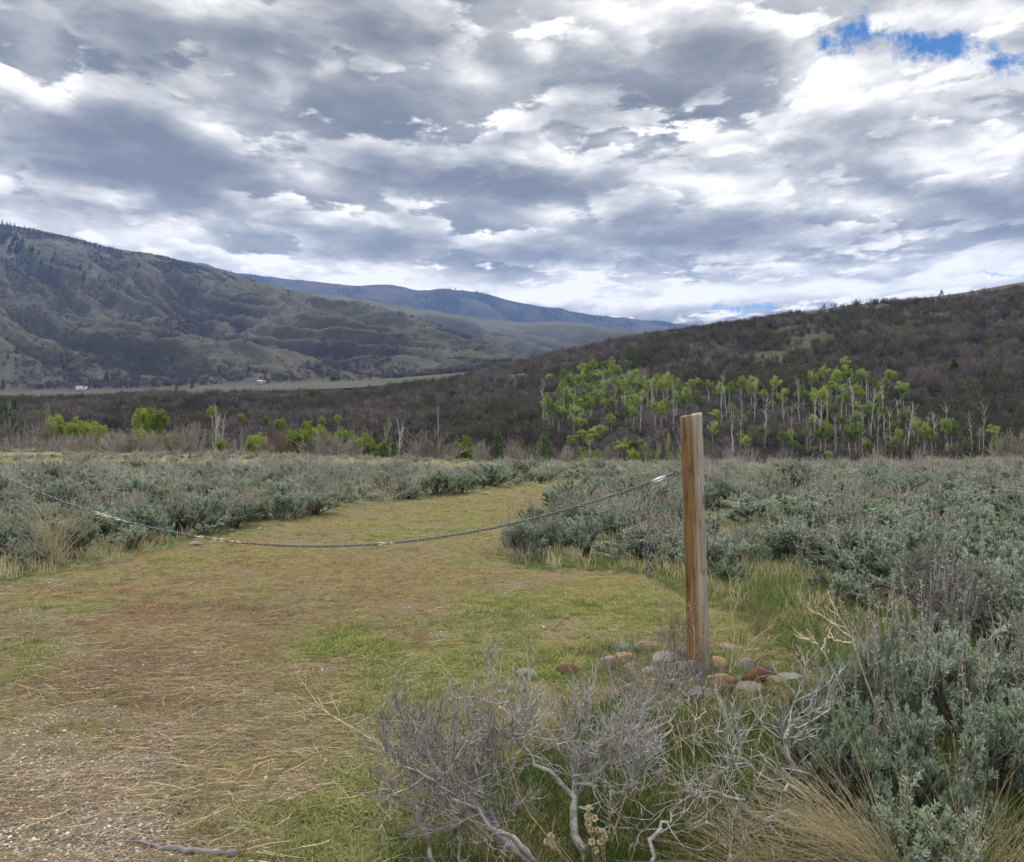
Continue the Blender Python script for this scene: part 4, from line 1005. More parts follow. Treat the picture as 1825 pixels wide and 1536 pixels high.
def link_shape(mb, c, d, side, L, Wd, r):
    """one oval chain link centred on c along d"""
    d = d / np.linalg.norm(d); side = side - d * (side @ d); side /= np.linalg.norm(side)
    a = np.linspace(0, 2 * np.pi, 13)[:-1]; hs = (L - Wd) / 2
    P = np.stack([c + d * (hs * np.sign(np.cos(q)) * (abs(np.cos(q)) > .3) + (Wd / 2 - r) * np.cos(q)) + side * ((Wd / 2 - r) * np.sin(q)) for q in a] )
    nrm = np.cross(d, side); K = 12; S = 5; V = []
    for k in range(K):
        tn = P[(k + 1) % K] - P[k - 1]; tn /= np.linalg.norm(tn); u = np.cross(tn, nrm)
        for j in range(S):
            b = 2 * np.pi * j / S; V.append(P[k] + r * (np.cos(b) * nrm + np.sin(b) * u))
    mb.add(V, [(k * S + j, k * S + (j + 1) % S, ((k + 1) % K) * S + (j + 1) % S, ((k + 1) % K) * S + j) for k in range(K) for j in range(S)])

def build_chain(A, B, iron):
    steel, tt, out = new_mat('galvanised_link'); n = tt.noise(tt.node('ShaderNodeTexCoord').outputs['Object'], 90, 3, .6)
    finish(tt, out, tt.ramp(n, [(.3, (.045, .047, .055)), (.7, (.15, .155, .175))]), .5, metal=.45, spec=.5)
    paint, tt, out = new_mat('flaking_pale_paint'); n = tt.noise(tt.node('ShaderNodeTexCoord').outputs['Object'], 60, 3, .6)
    finish(tt, out, tt.ramp(n, [(.35, (.25, .25, .22)), (.55, (.62, .62, .48))]), .8)
    bright, tt, out = new_mat('bright_steel'); finish(tt, out, (.45, .46, .49), .35, metal=.7, spec=.5)
    A = np.array(A); B = np.array(B); sag = .60
    f = lambda u: A * (1 - u) + B * u - np.array([0, 0, 4 * sag * u * (1 - u) * (1 + .0)])
    us = np.linspace(0, 1, 4001); P = np.array([f(u) for u in us]); sl = np.concatenate([[0], np.cumsum(np.linalg.norm(np.diff(P, axis=0), axis=1))])
    t = thing('barrier_chain', 'rusty grey chain sagging across the track from the post', 'chain', tuple(P[2000]))
    off = P[2000]; pitch = .030; L, Wd, r = .042, .024, .0037
    n = int(sl[-1] / pitch); main = MB(); pt = MB(); g = rngf(600); jit = np.cumsum(g.normal(size=n) * .25)
    start = .185
    for i in range(n):
        s_ = i * pitch + pitch / 2
        c = np.array([np.interp(s_, sl, P[:, k]) for k in range(3)]); c2 = np.array([np.interp(s_ + .01, sl, P[:, k]) for k in range(3)])
        if s_ < .165 and s_ > .065: continue
        d = c2 - c; px = CX + c[0] / c[1] * F
        a = (i % 2) * math.pi / 2 + .6 + .12 * jit[i]
        dn = d / np.linalg.norm(d); e1 = np.cross(dn, [0, 1, 0]); e1 /= np.linalg.norm(e1); e2 = np.cross(dn, e1)
        painted = any(lo < px < hi for lo, hi in ((172, 226), (352, 362), (380, 396), (404, 436), (672, 710))) and g.uniform() < .72
        link_shape(pt if painted else main, c - off, d, e1 * math.cos(a) + e2 * math.sin(a), L, Wd, r)
    link('chain_links', main.mesh('chain_links', steel, True), t)
    o = link('painted_links', pt.mesh('painted_links', paint, True), t); o['label'] = 'links with flaking pale yellow paint'
    # long quick link between eye bolt and chain
    mb = MB(); c = np.array([np.interp(.115, sl, P[:, k]) for k in range(3)]); d = P[200] - P[0]
    link_shape(mb, c - off, d, np.array([0, 0, 1.0]), .108, .030, .0045); link_shape(mb, c - off + np.array([-.004, -.012, -.004]), d, np.array([0, 0, 1.0]), .088, .023, .004)
    o = link('quick_link', mb.mesh('quick_link', bright, True), t); o['label'] = 'bright steel connecting link'
    # spare end hanging down
    mb = MB(); p0 = np.array([np.interp(.20, sl, P[:, k]) for k in range(3)]); Yt = p0[1]
    bottom = np.array([(1157 - CX) / F * Yt, Yt, EYE - (1035 - CY) / F * Yt]); m = int(np.linalg.norm(bottom - p0) / pitch)
    for i in range(m):
        u = i / m; c = p0 * (1 - u) + bottom * u + np.array([.008 * math.sin(u * 7), 0, 0]); a = (i % 2) * math.pi / 2 + .5 + i * .05
        link_shape(mb, c - off, bottom - p0, np.array([math.cos(a), math.sin(a), 0]), L, Wd, r)
    tail, tt, out = new_mat('worn_link_steel'); finish(tt, out, (.16, .165, .185), .5, metal=.45, spec=.5)
    link('hanging_end', mb.mesh('hanging_end', tail, True), t)
A_, B_, iron_ = build_post()
build_chain(A_, B_, iron_)

# ------------------------------------------------------------------ stones
def rock_mesh(seed, name='stone_shape', flat=.7):
    import bmesh
    bm = bmesh.new(); bmesh.ops.create_icosphere(bm, subdivisions=4, radius=1.0)
    g = rngf(seed); V = np.array([v.co[:] for v in bm.verts]); ax = unit(g.normal(size=(9, 3))); d = g.uniform(.62, .92, 9)
    for a, k in zip(ax, d):
        h = V @ a; ex = np.maximum(h - k, 0); V -= a[None] * (ex * .8)[:, None]
    o = g.uniform(0, 50, 3)
    nz = fbm(V[:, 0] * 1.6 + o[0] + V[:, 2], V[:, 1] * 1.6 + o[1] - V[:, 2] * .7, 4, seed) - .5
    V = V * (1 + .22 * nz)[:, None]; V[:, 2] *= flat
    for v, c in zip(bm.verts, V): v.co = c
    me = bpy.data.meshes.new(name); bm.to_mesh(me); bm.free()
    me.polygons.foreach_set('use_smooth', np.ones(len(me.polygons), bool)); return me

def mat_rock(name, c1, c2, c3=None, patch=.55):
    m, t, out = new_mat(name); tc = t.node('ShaderNodeTexCoord'); o = tc.outputs['Object']
    n = t.noise(o, 2.2, 6, .65); n2 = t.noise(o, 14, 5, .7); n3 = t.noise(o, 1.3, 4, .6, dist=1)
    c = t.mix(t.maprange(n, .35, .65, 0, 1), c1, c2)
    if c3: c = t.mix(t.maprange(n3, patch, patch + .05, 0, 1), c, c3)
    c = t.vec('SCALE', c, scale=t.maprange(n2, .3, .7, .5, .98))
    finish(t, out, c, .88, n2, .06, .7, 0, .2); return m
ROCKS = [  # px, py of centre, width px, height px, colour, label
    (1112, 1168, 38, 27, 'tan', 'rounded tan-orange stone left of the post'), (1086, 1173, 34, 20, 'pinkgrey', 'dull pinkish stone left of the tan-orange one'), (1126, 1184, 26, 20, 'orange', 'small orange stone in front of the tan-orange one'),
    (1148, 1149, 34, 22, 'pinkgrey', 'pinkish grey stone behind, left of the post foot'), (1106, 1150, 30, 20, 'grey', 'grey stone farthest back on the left of the heap'), (1186, 1168, 44, 30, 'pale', 'pale grey-white stone left of the post foot'),
    (1228, 1192, 62, 44, 'mauve', 'large mauve-grey stone in front of the post foot'), (1198, 1217, 44, 26, 'mauve', 'mauve stone low in front under the dead twigs'), (940, 1196, 42, 20, 'pinkgrey', 'pinkish stone in the grass, farthest left of the heap'),
    (1012, 1191, 44, 24, 'darkred', 'dark red-brown stone alone in the grass left of the heap'), (1279, 1178, 34, 28, 'tangrey', 'stone half tan half grey right of the post foot'), (1327, 1181, 40, 32, 'pale', 'egg-shaped pale grey stone behind the rust-red one'),
    (1346, 1199, 44, 42, 'rust', 'rust-red stone with dark stain, largest on the right'), (1371, 1195, 28, 20, 'dark', 'small dark brown stone right of the rust-red one'), (1377, 1209, 26, 16, 'pinkpale', 'small pale pink stone below the dark brown one'),
    (1408, 1204, 46, 17, 'grey', 'flat grey stone at the right end of the heap'), (1281, 1206, 52, 22, 'tan', 'flat tan stone in front right of the post'), (1320, 1208, 28, 20, 'grey', 'small grey stone left of the rust-red one'),
    (1338, 1222, 50, 16, 'pinkpale', 'long low pale stone in front of the rust-red one'), (1252, 1233, 50, 24, 'grey', 'grey stone lowest in front of the post'), (1216, 1158, 46, 18, 'brown', 'flat brown stone behind the post foot'),
    (1300, 1151, 34, 12, 'pinkgrey', 'nearly buried pink stone behind right of the post'), (1352, 1168, 26, 14, 'brown', 'small brown stone behind the egg-shaped one'), (1296, 1226, 36, 18, 'dark', 'dark stone in the middle of the front row'),
    (1160, 1193, 34, 22, 'pinkpale', 'pale stone between tan-orange and mauve ones'), (349, 967, 22, 11, 'pinkgrey', 'small pinkish stone at the left edge of the track'), (411, 944, 14, 7, 'grey', 'small grey stone at the left edge of the track'),
    (463, 941, 12, 6, 'pale', 'tiny pale stone at the left track edge'), (868, 878, 14, 7, 'tan', 'small tan stone far up the track'), (906, 868, 12, 5, 'brown', 'small brown stone far up the track')]
def build_rocks():
    g = rngf(700); shapes = [(700 + i) for i in range(8)]
    pal = {'tan': ((.42, .24, .11), (.52, .36, .21), (.36, .33, .28)), 'orange': ((.45, .22, .09), (.50, .33, .18), None), 'pinkgrey': ((.30, .23, .20), (.40, .33, .29), None), 'grey': ((.22, .215, .20), (.34, .33, .31), None),
           'pale': ((.28, .265, .235), (.40, .38, .335), (.46, .44, .39)), 'mauve': ((.16, .125, .12), (.24, .195, .19), None), 'darkred': ((.10, .05, .035), (.15, .08, .06), None), 'tangrey': ((.46, .28, .13), (.52, .36, .22), (.55, .54, .50)),
           'rust': ((.16, .065, .035), (.24, .115, .06), (.035, .03, .03)), 'dark': ((.07, .05, .045), (.13, .10, .085), None), 'pinkpale': ((.32, .26, .215), (.42, .35, .30), None), 'brown': ((.20, .13, .08), (.28, .20, .13), None)}
    mats = {k: mat_rock(k + '_stone', *v) for k, v in pal.items()}
    for i, (px, py, w, h, k, lab) in enumerate(ROCKS):
        x, y, z = at_px(px, py + h * .42); wm = w * y / F; hm = h * y / F
        me = rock_mesh(700 + i, 'stone_shape', 1.0); me.materials.append(mats[k])
        o = link('stone', me, None, (x, y, z + hm * .12), (g.normal() * .15, g.normal() * .15, g.uniform(-.5, .5)), (wm * .56, wm * g.uniform(.42, .55), hm * .60))
        tag(o, lab, 'stone', 'stones around the post foot' if py > 1000 else None)
build_rocks()

# ------------------------------------------------------------------ sagebrush
def sage_parts(seed, leafy=1.0, stalks=30, fine=True):
    """foliage, stems and dry flower stalks of a bush about 1 wide (x,y -.5...5) and 1 tall"""
    g = rngf(seed); wood = MB(); fol = MB(); st = MB()
    n0 = 11 if fine else 7
    a = g.uniform(0, 6.283, n0); tl = np.radians(g.uniform(8, 66, n0)); d = np.stack([np.cos(a) * np.sin(tl), np.sin(a) * np.sin(tl), np.cos(tl)], 1)
    P0 = grow(g, d * [.04, .04, 0] + g.normal(size=(n0, 3)) * [.03, .03, 0], d, g.uniform(.34, .5, n0), 5, .16, .05); tubes(wood, P0, np.linspace(.022, .010, 5)[None] * np.ones((n0, 1)), 5 if fine else 3)
    p, dd, _, _ = spawn(g, P0, 5, .35, 1, (15, 50), .22); P1 = grow(g, p, dd, g.uniform(.16, .30, len(p)), 4, .18, .1); tubes(wood, P1, np.linspace(.009, .005, 4)[None] * np.ones((len(p), 1)), 4 if fine else 3)
    p, dd, _, _ = spawn(g, P1, 5 if fine else 4, .25, 1, (15, 50), .25); P2 = grow(g, p, dd, g.uniform(.08, .17, len(p)), 3, .15, .15); tubes(wood, P2, np.linspace(.005, .003, 3)[None] * np.ones((len(p), 1)), 3)
    # leaf tufts toward the twig ends
    per = (46 if fine else 9); L = .041 if fine else .085; W_ = .0098 if fine else .034
    P2 = P2[g.uniform(0, 1, len(P2)) < leafy]
    if len(P2):
        k = np.repeat(np.arange(len(P2)), per); t = g.uniform(.15, 1.0, len(k)) ** .6 * 2; i = np.minimum(t.astype(int), 1); f = (t - i)[:, None]
        pos = P2[k, i] * (1 - f) + P2[k, i + 1] * f; tan = unit(P2[k, i + 1] - P2[k, i])
        leaves(fol, g, pos, tan * 1.0 + g.normal(size=(len(k), 3)) * .62 + [0, 0, .25], g.uniform(.6, 1.25, len(k)) * L, g.uniform(.7, 1.2, len(k)) * W_, .12)
    if stalks:
        ns = stalks; tips = P1[g.integers(0, len(P1), ns), -1]; d = unit(g.normal(size=(ns, 3)) * .13 + [0, 0, 1] + (tips * [.5, .5, 0]))
        S = grow(g, tips, d, g.uniform(.28, .60, ns), 5, .05, .04); tubes(st, S, np.linspace(.0042, .0022, 5)[None] * np.ones((ns, 1)) * (1 if fine else 1.7), 3)
        m = 16 if fine else 7
        k = np.repeat(np.arange(ns), m); t = g.uniform(.35, 1, len(k)) * 4; i = np.minimum(t.astype(int), 3); f = (t - i)[:, None]
        pos = S[k, i] * (1 - f) + S[k, i + 1] * f
        leaves(st, g, pos, g.normal(size=(len(k), 3)) * .5 + [0, 0, .8], g.uniform(.018, .042, len(k)) * (1 if fine else 1.6), .009 if fine else .016, .1)
    return fol, wood, st

SAGE = {}
def sage_kinds():
    for i in range(5):
        f, w, s = sage_parts(800 + i, .97, 8); SAGE['leafy', i] = (f.mesh('sage_foliage', M['sage_leaf']), w.mesh('sage_stems', M['sage_wood']), s.mesh('flower_stalks', M['dry_stalk']))
    for i in range(5):
        f, w, s = sage_parts(820 + i, .8, 48); SAGE['stalky', i] = (f.mesh('sage_foliage', M['sage_leaf']), w.mesh('sage_stems', M['sage_wood']), s.mesh('flower_stalks', M['dry_stalk']))
sage_kinds()

SAGE_KEY = [  # px, py of foot, width px, height px, kind, label
    (1488, 1500, 235, 290, 'leafy', 'big grey-green sagebrush nearest the camera, left one of the front row'), (1625, 1475, 225, 265, 'leafy', 'big sagebrush in the middle of the right front row'), (1768, 1440, 215, 215, 'leafy', 'leafy sagebrush at the right front corner'),
    (1450, 1330, 120, 130, 'leafy', 'small leafy sagebrush just right of the flat grey stone'), (1560, 1335, 200, 290, 'stalky', 'tall sagebrush full of dry stalks right of the bare tan stems'), (1700, 1330, 200, 235, 'leafy', 'rounded sagebrush with dense leaf clumps behind the front row'),
    (1660, 1265, 200, 280, 'stalky', 'stalky sagebrush around the dead dark twigs'), (1800, 1290, 170, 220, 'stalky', 'stalky sagebrush at the right edge, middle height'), (1780, 1160, 170, 170, 'leafy', 'sagebrush at right edge below the upper rows'),
    (1880, 1420, 230, 230, 'leafy', 'sagebrush cut by the right edge in front'), (1640, 1600, 260, 200, 'leafy', 'low sagebrush sprout at the bottom right behind the bunchgrass'),
    (932, 1000, 92, 90, 'leafy', 'rounded sagebrush on the tip of the island beside the track'), (1040, 992, 96, 88, 'leafy', 'second rounded sagebrush on the island tip'), (985, 985, 70, 95, 'stalky', 'stalky bush between the two rounded island bushes'), (905, 978, 50, 62, 'stalky', 'thin stalky bush at the far left of the island tip'),
    (1100, 965, 110, 95, 'stalky', 'grey stalky bush left of the hanging chain end'), (1150, 950, 100, 90, 'stalky', 'grey stalky bush behind the hanging chain end'), (1195, 965, 60, 85, 'leafy', 'leafy bush directly left of the post'),
    (1030, 935, 90, 70, 'stalky', 'purple-grey stalky bush behind the island tip'), (960, 940, 80, 62, 'stalky', 'dry stalky bush behind the leftmost island bushes'), (1080, 915, 100, 60, 'stalky', 'stalky bush right of the track end'),
    (1296, 1042, 76, 52, 'leafy', 'small blue-green sagebrush low at the right of the post'), (1320, 1000, 90, 75, 'stalky', 'stalky sagebrush close right of the post'), (1375, 1010, 70, 60, 'leafy', 'leafy sagebrush second right of the post'),
    (1470, 1000, 120, 68, 'leafy', 'broad pale leafy sagebrush in the middle of the right field'), (1590, 1012, 110, 75, 'leafy', 'broad leafy sagebrush right of the palest one'), (1700, 1000, 110, 80, 'leafy', 'silvery leafy sagebrush left of the right edge'),
    (1800, 1000, 110, 80, 'leafy', 'dark leafy sagebrush at the right edge'), (1330, 935, 120, 60, 'leafy', 'green sagebrush row bush right behind the post'), (1440, 930, 120, 60, 'leafy', 'green sagebrush above the broad pale one'), (1560, 935, 120, 60, 'leafy', 'green sagebrush third from the post in its row'),
    (1690, 930, 120, 70, 'leafy', 'silvery sagebrush fourth from the post in its row'), (1800, 930, 120, 60, 'leafy', 'green sagebrush last in the row at the right edge'), (1410, 868, 80, 52, 'leafy', 'tallest pale sagebrush on the right horizon'),
    (20, 990, 130, 110, 'stalky', 'grey bush at the left edge beside the dry tuft'), (150, 990, 90, 70, 'leafy', 'low leafy bush at the left bank of the track'), (110, 930, 110, 80, 'leafy', 'leafy bush behind the dry tuft on the left bank'), (330, 955, 110, 95, 'stalky', 'grey stalky bush above the painted chain links'),
    (250, 965, 100, 80, 'leafy', 'leafy bush left of the stalky one above the chain'), (370, 948, 80, 75, 'leafy', 'dark leafy bush left of the straw tuft'), (500, 925, 80, 60, 'leafy', 'dark leafy bush right of the straw tuft'), (560, 915, 90, 70, 'stalky', 'stalky bush on the left bank of the track'),
    (780, 882, 90, 50, 'leafy', 'dark leafy bush where the track narrows'), (870, 865, 90, 45, 'leafy', 'dark bush on the left bank by the track end'), (940, 852, 80, 40, 'leafy', 'dark leafy bush at the far left end of the track'), (720, 890, 80, 50, 'stalky', 'stalky bush left of where the track narrows')]

def place_sage(name, lab, kind, x, y, z, w, h, g, group):
    f, wd, st = SAGE[kind, int(g.integers(0, 5))]
    t = thing(name, lab, 'sagebrush', (x, y, z), g.uniform(0, 6.28), group)
    s = (w * 1.12, w * 1.12, h * (1.28 if kind == 'leafy' else .98))
    link('foliage', f, t, scale=s); link('stems', wd, t, scale=s); link('flower_stalks', st, t, scale=s if kind == 'stalky' else (s[0], s[1], s[2] * .95))

def build_sage():
    g = rngf(850); placed = []
    for px, py, w, h, kind, lab in SAGE_KEY:
        if px > 1400 and py > 1230 or py < 1000 and px > 885 or True: x, y, z = at_px(px, py)
        w_ = w * y / F; h_ = h * y / F
        place_sage('sagebrush', lab, kind, x, y, z - .02, w_, h_, g, 'sagebrush singled out near the track'); placed.append((x, y, w_ * .5))
    # the rest of the flat
    pts = []
    y = 4.6
    cells = []
    yy = 2.6
    while yy < 82:
        step = .62 + .0085 * yy; xs = np.arange(-.78 * yy - 2, .80 * yy + 2.6, step)
        for x in xs: cells.append((x + g.uniform(-.45, .45) * step, yy + g.uniform(-.45, .45) * step, step))
        yy += step
    c = np.array(cells); x, y, stp = c.T
    td = track_dist(x, y); px, py = proj(x, y); Ye = np.interp(px, EDGE_PX, EDGE_Y)
    n1 = fbm(x * .13, y * .13, 3, 860); n2 = fbm(x * .45, y * .45, 3, 861)
    keep = (td < -.38) & (y < Ye * 1.03)
    keep &= ~((px > 1180) & (px < 1500) & (py > 1040)) & ~((px < 1500) & (py > 1100)) & ~((px < 1960) & (y < 4.5)) & ~((px > 1480) & (px < 1960) & (y < 6.4))
    keep &= ~((px > 1060) & (px < 1420) & (y < 9.2) & (y > 6.2) & (g.uniform(0, 1, len(x)) < .75))
    keep &= g.uniform(0, 1, len(x)) < np.where(y < 30, .38 + .6 * (fbm(x * .6, y * .6, 3, 869) > .47), .80 - .45 * (n1 > .58))
    far_straw = (px < 1060) & (y > 38); keep &= ~(far_straw & (g.uniform(0, 1, len(x)) < .35 + .45 * (fbm(x * .05, y * .2, 3, 866) > .5)))
    for (a, b, r) in placed: keep &= np.hypot(x - a, y - b) > r * .95
    keep &= ~((px < 60) & (py > 1015))
    x, y, n1, n2, stp, px, td = [v[keep] for v in (x, y, n1, n2, stp, px, td)]
    n = len(x); z = ground_z(x, y)
    right = px > 1000
    h = np.where(right, .56, .50) * g.uniform(.62, 1.28, n) * (1 - .18 * sstep(25, 60, y)) * (.85 + .35 * n2); w = h * g.uniform(1.25, 1.75, n) * (1 + .25 * sstep(25, 60, y))
    pk = np.where(right, np.where(px < 1230, .50, .16), np.where(y < 26, .38, .30)) + (n2 - .5) * 1.4 + .25 * sstep(20, 40, y) * right
    kind = np.where(g.uniform(0, 1, n) < pk, 'stalky', 'leafy')
    app = h / y * ((np.abs(px - CX) < 960))
    order = np.argsort(-app); near = order[:225]; rest = order[225:]
    # names by where they stand
    groups = {}
    for i in near:
        zone = 'between track and post' if 1000 < px[i] < 1240 else ('right of the post' if px[i] >= 1240 else 'left of the track')
        band = int(np.searchsorted([8.0, 10.5, 13, 16, 20], y[i])); groups.setdefault((zone, band), []).append(i)
    bands = ['nearest row', 'second row', 'third row', 'fourth row', 'fifth row', 'farthest row']
    for (zone, band), l in groups.items():
        l.sort(key=lambda i: px[i]); bn = bands[band]
        for k, i in enumerate(l):
            lab = '%s sagebrush, %s from left, %s %s' % ('leafy grey-green' if kind[i] == 'leafy' else 'grey stalk-topped', ordinal(k + 1), bn, zone)
            place_sage('sagebrush', lab, str(kind[i]), x[i], y[i], z[i] - .02, w[i], h[i], g, 'sagebrush of the flat')
    # the many beyond
    lo = []
    for i in range(4):
        f, wd, s_ = sage_parts(880 + i, .95, 5, False); lo.append(join_meshes('sage_far', [(f, 'sage_far_leaf'), (wd, 'sage_far_wood'), (s_, 'sage_far_stalk')]))
    for i in range(4):
        f, wd, s_ = sage_parts(890 + i, .8, 30, False); lo.append(join_meshes('sage_far', [(f, 'sage_far_leaf'), (wd, 'sage_far_wood'), (s_, 'sage_far_stalk')]))
    m = len(rest); r = rest; idx = np.where(kind[r] == 'leafy', 0, 4) + g.integers(0, 4, m)
    hs = h[r] * np.where(kind[r] == 'leafy', 1.28, .98); v = g.uniform(.8, 1.25, m)
    scatter('sagebrush_field', 'grey-green sagebrush covering the far part of the flat', np.stack([x[r], y[r], z[r] - .03], 1), np.stack([np.zeros(m), np.zeros(m), g.uniform(0, 6.28, m)], 1), np.stack([w[r], w[r], hs], 1), idx, np.stack([v, v, v], 1), lo)
    return x, y, w, h

def join_meshes(name, parts):
    V = []; Q = []; mi = []; n = 0; mats = []
    for k, (mb, mat) in enumerate(parts):
        v = np.concatenate(mb.V); q = np.concatenate(mb.Q) + n; V.append(v); Q.append(q); mi += [k] * len(q); n += len(v); mats.append(M[mat])
    me = make_mesh(name, np.concatenate(V), np.concatenate(Q))
    for m in mats: me.materials.append(m)
    me.polygons.foreach_set('material_index', np.array(mi, np.int32)); return me

def mat_far(name, cols):
    m, t, out = new_mat(name); a = t.node('ShaderNodeAttribute', attribute_type='INSTANCER', attribute_name='tint'); ge = t.node('ShaderNodeNewGeometry')
    n = t.noise(ge.outputs['Position'], 1.2, 3, .6); c = t.ramp(n, [(.3 + .4 * i / (len(cols) - 1), c) for i, c in enumerate(cols)])
    finish(t, out, t.vec('MULTIPLY', c, a.outputs['Vector']), .9, None, 0, 0, .2, .1); return m
M['sage_far_leaf'] = mat_far('sagebrush_leaves_far', [(.20, .235, .165), (.28, .325, .24), (.38, .42, .33)])
M['sage_far_wood'] = mat_far('sagebrush_wood_far', [(.10, .09, .08), (.16, .145, .13)])
M['sage_far_stalk'] = mat_far('flower_stalks_far', [(.28, .25, .22), (.40, .365, .33)])
SG = build_sage()

# ------------------------------------------------------------------ dead sagebrush and bare shrubs
def shrub(seed, trunk_pts, trunk_r, spreads, dens=1.0, mat='dead_wood', fine_len=.10):
    """trunk_pts: list of polylines (metres, local); spreads: crown growth per trunk"""
    g = rngf(seed); mb = MB()
    for pl, r in zip(trunk_pts, trunk_r):
        pl = np.array(pl, float); K = 12; u = np.linspace(0, 1, len(pl)); P = np.stack([np.interp(np.linspace(0, 1, K), u, pl[:, k]) for k in range(3)], 1)
        P[1:-1] += g.normal(size=(K - 2, 3)) * .012; P = P[None]
        rr = np.linspace(r * .8, r * .32, K)[None] * (1 + .12 * g.normal(size=(1, K))); tubes(mb, P, rr, 8)
        L = np.linalg.norm(np.diff(P[0], axis=0), axis=1).sum()
        p, d, _, _ = spawn(g, P, int(9 * spreads), .35, 1, (30, 70), .12); A = grow(g, p, d, g.uniform(.35, .75, len(p)) * max(L, .3) * .40, 7, .22, .04); tubes(mb, A, np.linspace(r * .26, r * .10, 7)[None] * np.ones((len(p), 1)), 5)
        p, d, _, _ = spawn(g, A, int(7 * dens), .2, 1, (25, 65), .15); B = grow(g, p, d, g.uniform(.10, .24, len(p)), 6, .24, .12); tubes(mb, B, np.linspace(r * .11, r * .05, 6)[None] * np.ones((len(p), 1)), 4)
        p, d, _, _ = spawn(g, B, int(6 * dens), .2, 1, (20, 60), .12); C = grow(g, p, d, g.uniform(.04, .12, len(p)) * fine_len / .10, 4, .28, .12); tubes(mb, C, np.linspace(.0017, .0009, 4)[None] * np.ones((len(p), 1)), 3)
    return mb.mesh('dead_branches', M[mat])
def local(pts, base):
    """pixel + depth polyline to local metres"""
    return [((px - CX) / F * Y - base[0], Y - base[1], EYE - (py - CY) / F * Y - base[2]) for px, py, Y in pts]
def dead(name, lab, seed, pls, radii, spreads, dens, mat='dead_wood', fl=.10):
    px, py, Y = pls[0][0]; b = ((px - CX) / F * Y, Y, EYE - (py - CY) / F * Y)
    o = link(name, shrub(seed, [local(p, b) for p in pls], radii, spreads, dens, mat, fl), None, b); tag(o, lab, 'dead shrub', 'dead sagebrush at the lower edge')
dead('dead_sagebrush', 'silver-grey dead sagebrush leaning left, thick split trunk, bottom centre', 901, [[(1000, 1590, 2.75), (900, 1500, 2.8), (830, 1425, 2.88), (790, 1375, 2.95), (760, 1330, 3.0)], [(1000, 1590, 2.75), (900, 1500, 2.8), (850, 1400, 2.85), (860, 1330, 2.9)], [(975, 1575, 2.75), (930, 1500, 2.7), (800, 1420, 2.65), (740, 1370, 2.6)]], [.030, .018, .014], 1.1, 1.0)
dead('dead_sagebrush', 'upright silver-grey dead sagebrush with fanned crown, bottom centre right', 902, [[(1050, 1600, 2.85), (1030, 1480, 2.95), (1022, 1400, 3.02), (1028, 1330, 3.08), (1050, 1270, 3.1)], [(1022, 1420, 3.0), (960, 1370, 3.0), (925, 1310, 2.98), (905, 1250, 3.0)], [(1030, 1410, 3.0), (1085, 1360, 3.05), (1115, 1320, 3.1)], [(1035, 1440, 3.0), (1090, 1425, 2.95), (1130, 1400, 2.9)]], [.024, .015, .012, .008], .85, 1.0)
dead('dead_sagebrush', 'bluish grey dead branch rising below the big sagebrush', 903, [[(1462, 1500, 3.05), (1440, 1420, 3.0), (1400, 1340, 2.95), (1420, 1290, 2.95)], [(1440, 1420, 3.0), (1380, 1400, 2.9), (1300, 1330, 2.85)], [(1460, 1480, 3.0), (1350, 1450, 2.8), (1270, 1400, 2.75)]], [.018, .009, .009], .75, .8)
dead('dead_sagebrush', 'dark dead brush lying over the stones left of the post', 904, [[(1235, 1262, 4.55), (1215, 1225, 4.75), (1205, 1185, 4.9), (1200, 1140, 5.0)], [(1215, 1262, 4.55), (1170, 1225, 4.7), (1120, 1190, 4.8)], [(1235, 1262, 4.55), (1255, 1225, 4.7), (1240, 1190, 4.8)], [(1190, 1275, 4.4), (1150, 1240, 4.5), (1100, 1215, 4.6)]], [.010, .008, .008, .007], .75, .85, 'dead_dark', .08)
dead('dead_sagebrush', 'dark leafless shrub standing among the tall stalky sage at right', 905, [[(1690, 1220, 4.6), (1680, 1130, 4.6), (1660, 1050, 4.6), (1650, 990, 4.6)], [(1690, 1220, 4.6), (1720, 1120, 4.65), (1745, 1050, 4.7)], [(1680, 1130, 4.6), (1640, 1080, 4.55), (1610, 1030, 4.5)]], [.011, .007, .007], .9, .9, 'dead_dark')
dead('dead_sagebrush', 'short bleached stub forking at the bottom edge', 906, [[(1150, 1600, 2.75), (1170, 1500, 2.8), (1185, 1460, 2.85), (1205, 1440, 2.88)], [(1270, 1590, 2.7), (1300, 1530, 2.75), (1330, 1500, 2.78)]], [.013, .012], .45, .5)
dead('dead_sagebrush', 'thin dead twigs below the stones in the grass', 907, [[(1130, 1330, 3.75), (1140, 1270, 3.85), (1160, 1225, 3.95)], [(1180, 1330, 3.75), (1200, 1280, 3.85), (1190, 1240, 3.9)]], [.007, .007], .9, .8)
dead('dead_sagebrush', 'low grey twigs at the bottom left of the dead pair', 908, [[(790, 1600, 2.75), (760, 1500, 2.75), (735, 1400, 2.8), (725, 1340, 2.85)], [(800, 1600, 2.7), (810, 1500, 2.75), (800, 1430, 2.8)]], [.010, .008], .8, .8)

